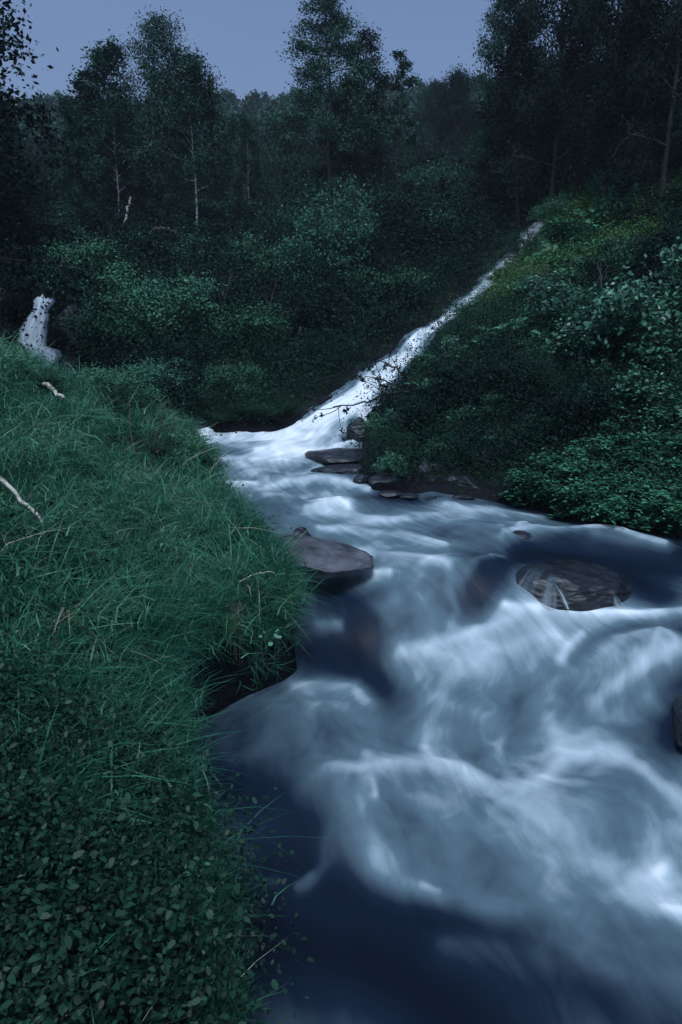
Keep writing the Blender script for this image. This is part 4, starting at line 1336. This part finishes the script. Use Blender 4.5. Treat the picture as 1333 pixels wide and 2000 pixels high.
for k, (px, py, Y) in enumerate([(840, 925, 7.7), (880, 905, 7.85), (1020, 820, 8.3), (1080, 800, 8.45), (950, 890, 7.8), (1000, 870, 7.9)]):
    rock(px, py, Y, .22, .15, .12, ['bare bluish rock just above the stone row, left one of the low pair', 'bare bluish rock just above the stone row, right one of the low pair', 'highest left bare rock under the brown heather', 'highest right bare rock under the brown heather', 'lone wet rock midway down the dark part of the right bank', 'wet rock below the highest bare pair on the right bank'][k], 'grey_rock' if k < 4 else 'wet_rock', 80 + k,
         (.3, .1, k), group='bare rocks in the right bank')

# ------------------------------------------------------------------ sticks and branches
def stick(name, pts, r0, r1, mat, label, cat='branch', twigs=0, seed=0, leaves=0):
    r = np.random.RandomState(seed)
    pts = np.array(pts, float)
    t = np.linspace(0, 1, len(pts)); tt = np.linspace(0, 1, len(pts) * 4)
    sp = np.stack([np.interp(tt, t, pts[:, c]) for c in range(3)], 1)
    for _ in range(2): sp[1:-1] = (sp[:-2] + sp[1:-1] + sp[2:]) / 3
    sp[1:-1] += r.normal(0, r0 * .4, (len(sp) - 2, 3))
    A = Acc(); v, f = tube(sp, np.linspace(r0, r1, len(sp)), 7); A.add(v, f)
    ends = []
    for k in range(twigs):
        i = r.randint(len(sp) // 4, len(sp) - 1)
        d = norm(sp[i] - sp[i - 1] + r.normal(0, .02, 3) * 2)
        tw = bez(sp[i], norm(d + r.normal(0, .6, 3)), np.linalg.norm(sp[-1] - sp[0]) * r.uniform(.18, .4), .1, 5, r, .15)
        v, f = tube(tw, r1 * np.array([.9, .8, .6, .5, .3]) + .001, 4); A.add(v, f); ends += [tw[4], tw[3]]
    o = link(name, A.mesh(name), M[mat])
    tag(o, label, cat)
    if leaves:
        e = np.concatenate([q + r.normal(0, .02, (leaves, 3)) for q in ends])
        v, f = leaf_quads(e, .05, r, .4)
        link('leaves', mesh_np('leaves', v, f, smooth=False, attrs={'tint': ('FACE', r.uniform(0, .5, len(e)))}), M['dark_leaf'], parent=o)
    return o

def on(px, py, up=.03):
    p = hit(px, py); p[2] += up
    return p
stick('fallen_log', [on(-40, 950, .13), on(30, 1008, .14), on(90, 1068, .11)], .014, .009, 'pale_wood', 'pale bare pole lying on the grass at the left edge', 'log')
stick('stick', [on(90, 783, .14), on(108, 796, .14), on(128, 808, .12)], .020, .013, 'pale_wood', 'short pale broken stick lying on the crest of the left bank', 'stick')
stick('bare_twig', [on(262, 893, .02), on(256, 870, .12), on(256, 838, .30)], .013, .006, 'twig', 'dark upright bare twig on the far edge of the left bank', 'twig')
stick('bare_twig', [on(290, 893, .03), on(315, 870, .16), on(328, 840, .30)], .013, .005, 'twig', 'dark slanting twig beside the hummock of the left bank', 'twig')
stick('bare_twig', [on(305, 900, .05), on(330, 888, .12), on(346, 862, .26)], .016, .006, 'twig', 'thick curved twig leaning on the round hummock', 'twig')
stick('dead_grass_stalk', [on(470, 1185, .12), on(500, 1200, .16), on(540, 1170, .16), on(550, 1240, .05)], .0035, .002, 'pale_wood', 'single bent dry stalk drooping over the bank edge', 'stalk')
B0 = P(830, 760, 9.9)
def br(*a): return [P(*q) for q in a]
stick('leafy_branch', br((840, 790, 9.6), (790, 760, 9.5), (740, 775, 9.4), (700, 790, 9.35), (650, 795, 9.3)), .020, .006, 'twig', 'lowest dark branch reaching out across the white waterfall', twigs=9, seed=3, leaves=7)
stick('leafy_branch', br((840, 770, 9.7), (800, 745, 9.6), (770, 715, 9.5), (740, 705, 9.4), (722, 690, 9.4)), .018, .005, 'twig', 'upper dark leafy branch silhouetted against the waterfall', twigs=9, seed=4, leaves=8)
stick('leafy_branch', br((835, 785, 9.7), (780, 755, 9.6), (745, 740, 9.5), (715, 735, 9.4)), .014, .005, 'twig', 'middle dark branch forking over the waterfall', twigs=8, seed=5, leaves=7)
stick('dead_branch', br((590, 640, 13.4), (575, 675, 13.0), (560, 715, 12.4)), .022, .010, 'twig', 'thin dead branch sloping down the bank above the pool', twigs=2, seed=6)
stick('dead_branch', br((640, 690, 12.2), (625, 730, 11.6), (600, 770, 11.2)), .014, .008, 'twig', 'dark dead branch on the heather left of the waterfall', twigs=2, seed=7)
stick('arching_trunk', [ground_at(262, 21.5) + [0, 0, -.05], P(275, 470, 21.5), P(300, 448, 21.5), P(335, 445, 21.6), P(360, 470, 21.7)], .09, .04, 'dark_bark', 'dark bowed trunk arching low among the bushes left of the white birch', 'tree trunk')
stick('leaning_trunk', [ground_at(235, 22.5) + [0, 0, -.05], P(238, 450, 22.5), P(248, 418, 22.4), P(256, 385, 22.4)], .04, .03, 'white_bark', 'thin pale leaning trunk left of the straight white birch', 'tree trunk')

for k, (x0, y0, x1, y1, up) in enumerate([(1010, 650, 1060, 600, .5), (845, 775, 870, 745, .35), (1140, 610, 1175, 585, .4), (520, 660, 545, 610, .5), (430, 640, 460, 600, .5), (235, 650, 262, 600, .5),
                                         (1240, 700, 1280, 640, .5), (1180, 650, 1150, 600, .5)]):
    a_, b_ = hit(x0, y0), hit(x1, y1)
    stick('dead_branch', [a_, (a_ + b_) / 2 + [0, -.15, up * .9], b_ + [0, -.25, up * 1.2]], .014, .006, 'twig',
          ['dark dead branch standing over the fern slope', 'dark dead twig at the right edge of the waterfall', 'dark dead branch high on the fern slope', 'dark dead branch in the bushes above the pool',
           'dark dead branch left of the white birch foot', 'dark dead branch beside the left waterfall rock', 'dark branch in the tall glossy bush', 'dark dead branch in the middle of the right slope'][k], twigs=4, seed=60 + k)
# dry tuft over the undercut bank
def dry_tuft():
    r = np.random.RandomState(4)
    b0 = P(463, 1175, 4.05) + np.array([0, 0, .0])
    A = Acc()
    for k in range(26):
        p0 = b0 + np.array([r.normal(0, .018), -.04 + r.normal(0, .02), r.uniform(-.02, .05)])
        L = r.uniform(.12, .36)
        p = p0 + np.stack([np.linspace(0, r.normal(0, .06), 6), -.10 * np.sin(np.linspace(0, 1.6, 6)) - .02, .05 * np.sin(np.linspace(0, 3, 6)) - L * np.linspace(0, 1, 6) ** 1.5], 1)
        v, f = tube(p, np.linspace(.0024, .0012, 6), 3); A.add(v, f)
    o = link('dry_grass_tuft', A.mesh('dry_grass_tuft'), M['dry_grass'])
    tag(o, 'hanging tuft of straw coloured dead grass over the dark undercut of the bank', 'grass tuft')
dry_tuft()

# fern frond, white flower and large leaves at the bottom of the left bank
def frond():
    V, F, n = [], [], 0
    a, b = P(430, 1815, 2.15), P(520, 1788, 2.10)
    d = b - a; L = np.linalg.norm(d); d /= L
    s = norm(np.cross(d, np.array([0, .5, 1.0])))
    for i in range(12):
        t = (i + .5) / 12
        c = a + d * L * t + np.array([0, 0, .02 * math.sin(t * 3)])
        pl = .038 * (1 - t) ** .7 + .006
        for q in (-1, 1):
            tip = c + s * q * pl + d * pl * .6
            V += [c, (c + tip) / 2 + d * .006, tip, (c + tip) / 2 - d * .006]; F.append([n, n + 1, n + 2, n + 3]); n += 4
    o = link('fern_frond', mesh_np('fern_frond', np.array(V), np.array(F), attrs={'tint': ('FACE', np.full(len(F), 1.0))}), M['clover'])
    tag(o, 'pale serrated fern frond pointing out over the dark water at the bank foot', 'fern')
    st, sf = tube(np.array([P(380, 1850, 2.15), a, b]), .0018, 4)
    link('midrib', mesh_np('midrib', st, sf), M['twig'], parent=o)
    import bmesh
    V, F, n = [], [], 0
    c0 = P(460, 1772, 2.12)
    for k in range(6):
        th = k * math.pi / 3
        u = np.array([math.cos(th), -.35 * abs(math.sin(th)), math.sin(th)]); w = np.array([-math.sin(th), -.1, math.cos(th)])
        V += [c0, c0 + u * .006 + w * .0045, c0 + u * .012, c0 + u * .006 - w * .0045]; F.append([n, n + 1, n + 2, n + 3]); n += 4
    fl = link('white_flower', None, loc=c0)
    me = mesh_np('petals', np.array(V) - c0, np.array(F), attrs={'tint': ('FACE', np.full(6, 1.0))})
    link('petals', me, M['petal'], parent=fl)
    st, sf = tube(np.array([c0 - c0, [0, .01, -.05], [-.01, .02, -.12]]), .0012, 4)
    link('stem', mesh_np('stem', st, sf), M['twig'], parent=fl)
    tag(fl, 'single small white flower beside the fern frond at the bank foot', 'flower')
frond()

def big_leaf_plant(px, py, Y, n, size, label, seed):
    r = np.random.RandomState(seed)
    g = P(px, py, Y)
    o = link('leafy_herb', None, loc=g)
    tag(o, label, 'plant')
    th = np.linspace(0, 2 * np.pi, 10, endpoint=False)
    for k in range(n):
        az = k * 2.4 + r.uniform(-.3, .3)
        el = r.uniform(.5, 1.2)
        L = size * r.uniform(1.0, 2.2)
        d = np.array([math.cos(az) * math.cos(el), math.sin(az) * math.cos(el), math.sin(el)])
        sp = bez(np.zeros(3), d, L, -.1, 5, r, .05)
        c = sp[-1]
        nor = norm(np.array([d[0] * .5, d[1] * .5 - .25, 1.0]) + r.normal(0, .25, 3))
        a = norm(d - (d @ nor) * nor); b = np.cross(nor, a)
        s = size * r.uniform(.6, 1.1)
        rad = (1 - .25 * np.cos(th)) * .5
        ring = c + s * (.45 + rad * np.cos(th))[:, None] * a + s * (rad * .78 * np.sin(th))[:, None] * b - (np.abs(np.sin(th)) * -.08 * s)[:, None] * nor
        V = np.vstack([ring, c + s * .45 * a - nor * s * .05]); F = np.array([[i, (i + 1) % 10, 10] for i in range(10)])
        lf = link('leaf', mesh_np('leaf', V, F, smooth=True, attrs={'tint': ('FACE', np.full(10, r.uniform(0, .8)))}), M['clover'], parent=o)
        v, f = tube(sp, .0015, 4)
        link('stalk', mesh_np('stalk', v, f), M['grass'], parent=o)
for a in [(70, 1935, 1.42, 7, .055, 'dim plant with the largest broad leaves at the bottom left corner', 1),
          (130, 1770, 1.72, 6, .030, 'pale round leaved herb left of the middle of the near bank', 2),
          (270, 1740, 1.86, 8, .024, 'cluster of small pale round leaves in the middle of the near bank', 3),
          (340, 1730, 1.98, 7, .024, 'pale round leaved herb right of the small leaf cluster', 4),
          (385, 1715, 2.1, 5, .026, 'herb with upright pale leaves close to the water edge', 5),
          (200, 1900, 1.58, 6, .030, 'herb with pointed dim leaves low on the near bank', 6),
          (370, 1930, 1.72, 6, .026, 'small herb at the lower water edge of the bank', 7),
          (455, 1850, 2.08, 7, .026, 'herb with drooping pale leaves hanging over the dark water', 8),
          (210, 1820, 1.68, 7, .034, 'herb with long folded leaves under the pale cluster', 9),
          (30, 1440, 2.3, 4, .028, 'pair of pale leaves deep in the left grass', 10),
          (290, 1600, 2.25, 6, .022, 'sprinkle of tiny pale leaves above the herb cluster', 11),
          (530, 1255, 3.85, 7, .035, 'pale leaved sprig hanging over the undercut of the bank', 12)]:
    big_leaf_plant(*a)

# ------------------------------------------------------------------ air
def haze():
    me = bpy.data.meshes.new('haze')
    x0, x1, y0, y1, z0, z1 = -330, 330, -12, 300, -4.5, 60
    v = [(a, b, c) for a in (x0, x1) for b in (y0, y1) for c in (z0, z1)]
    f = [(0, 1, 3, 2), (4, 6, 7, 5), (0, 4, 5, 1), (2, 3, 7, 6), (0, 2, 6, 4), (1, 5, 7, 3)]
    me.from_pydata(v, [], f)
    m = bpy.data.materials.new('haze'); m.use_nodes = True
    nt = m.node_tree; nt.nodes.clear()
    pv = nt.nodes.new('ShaderNodeVolumePrincipled')
    pv.inputs['Color'].default_value = (.80, .88, 1, 1)
    pv.inputs['Density'].default_value = .0009
    out = nt.nodes.new('ShaderNodeOutputMaterial')
    nt.links.new(pv.outputs[0], out.inputs['Volume'])
    o = link('haze', me, m)
    tag(o, 'thin blue evening haze in the valley', None, None, 'stuff')
haze()
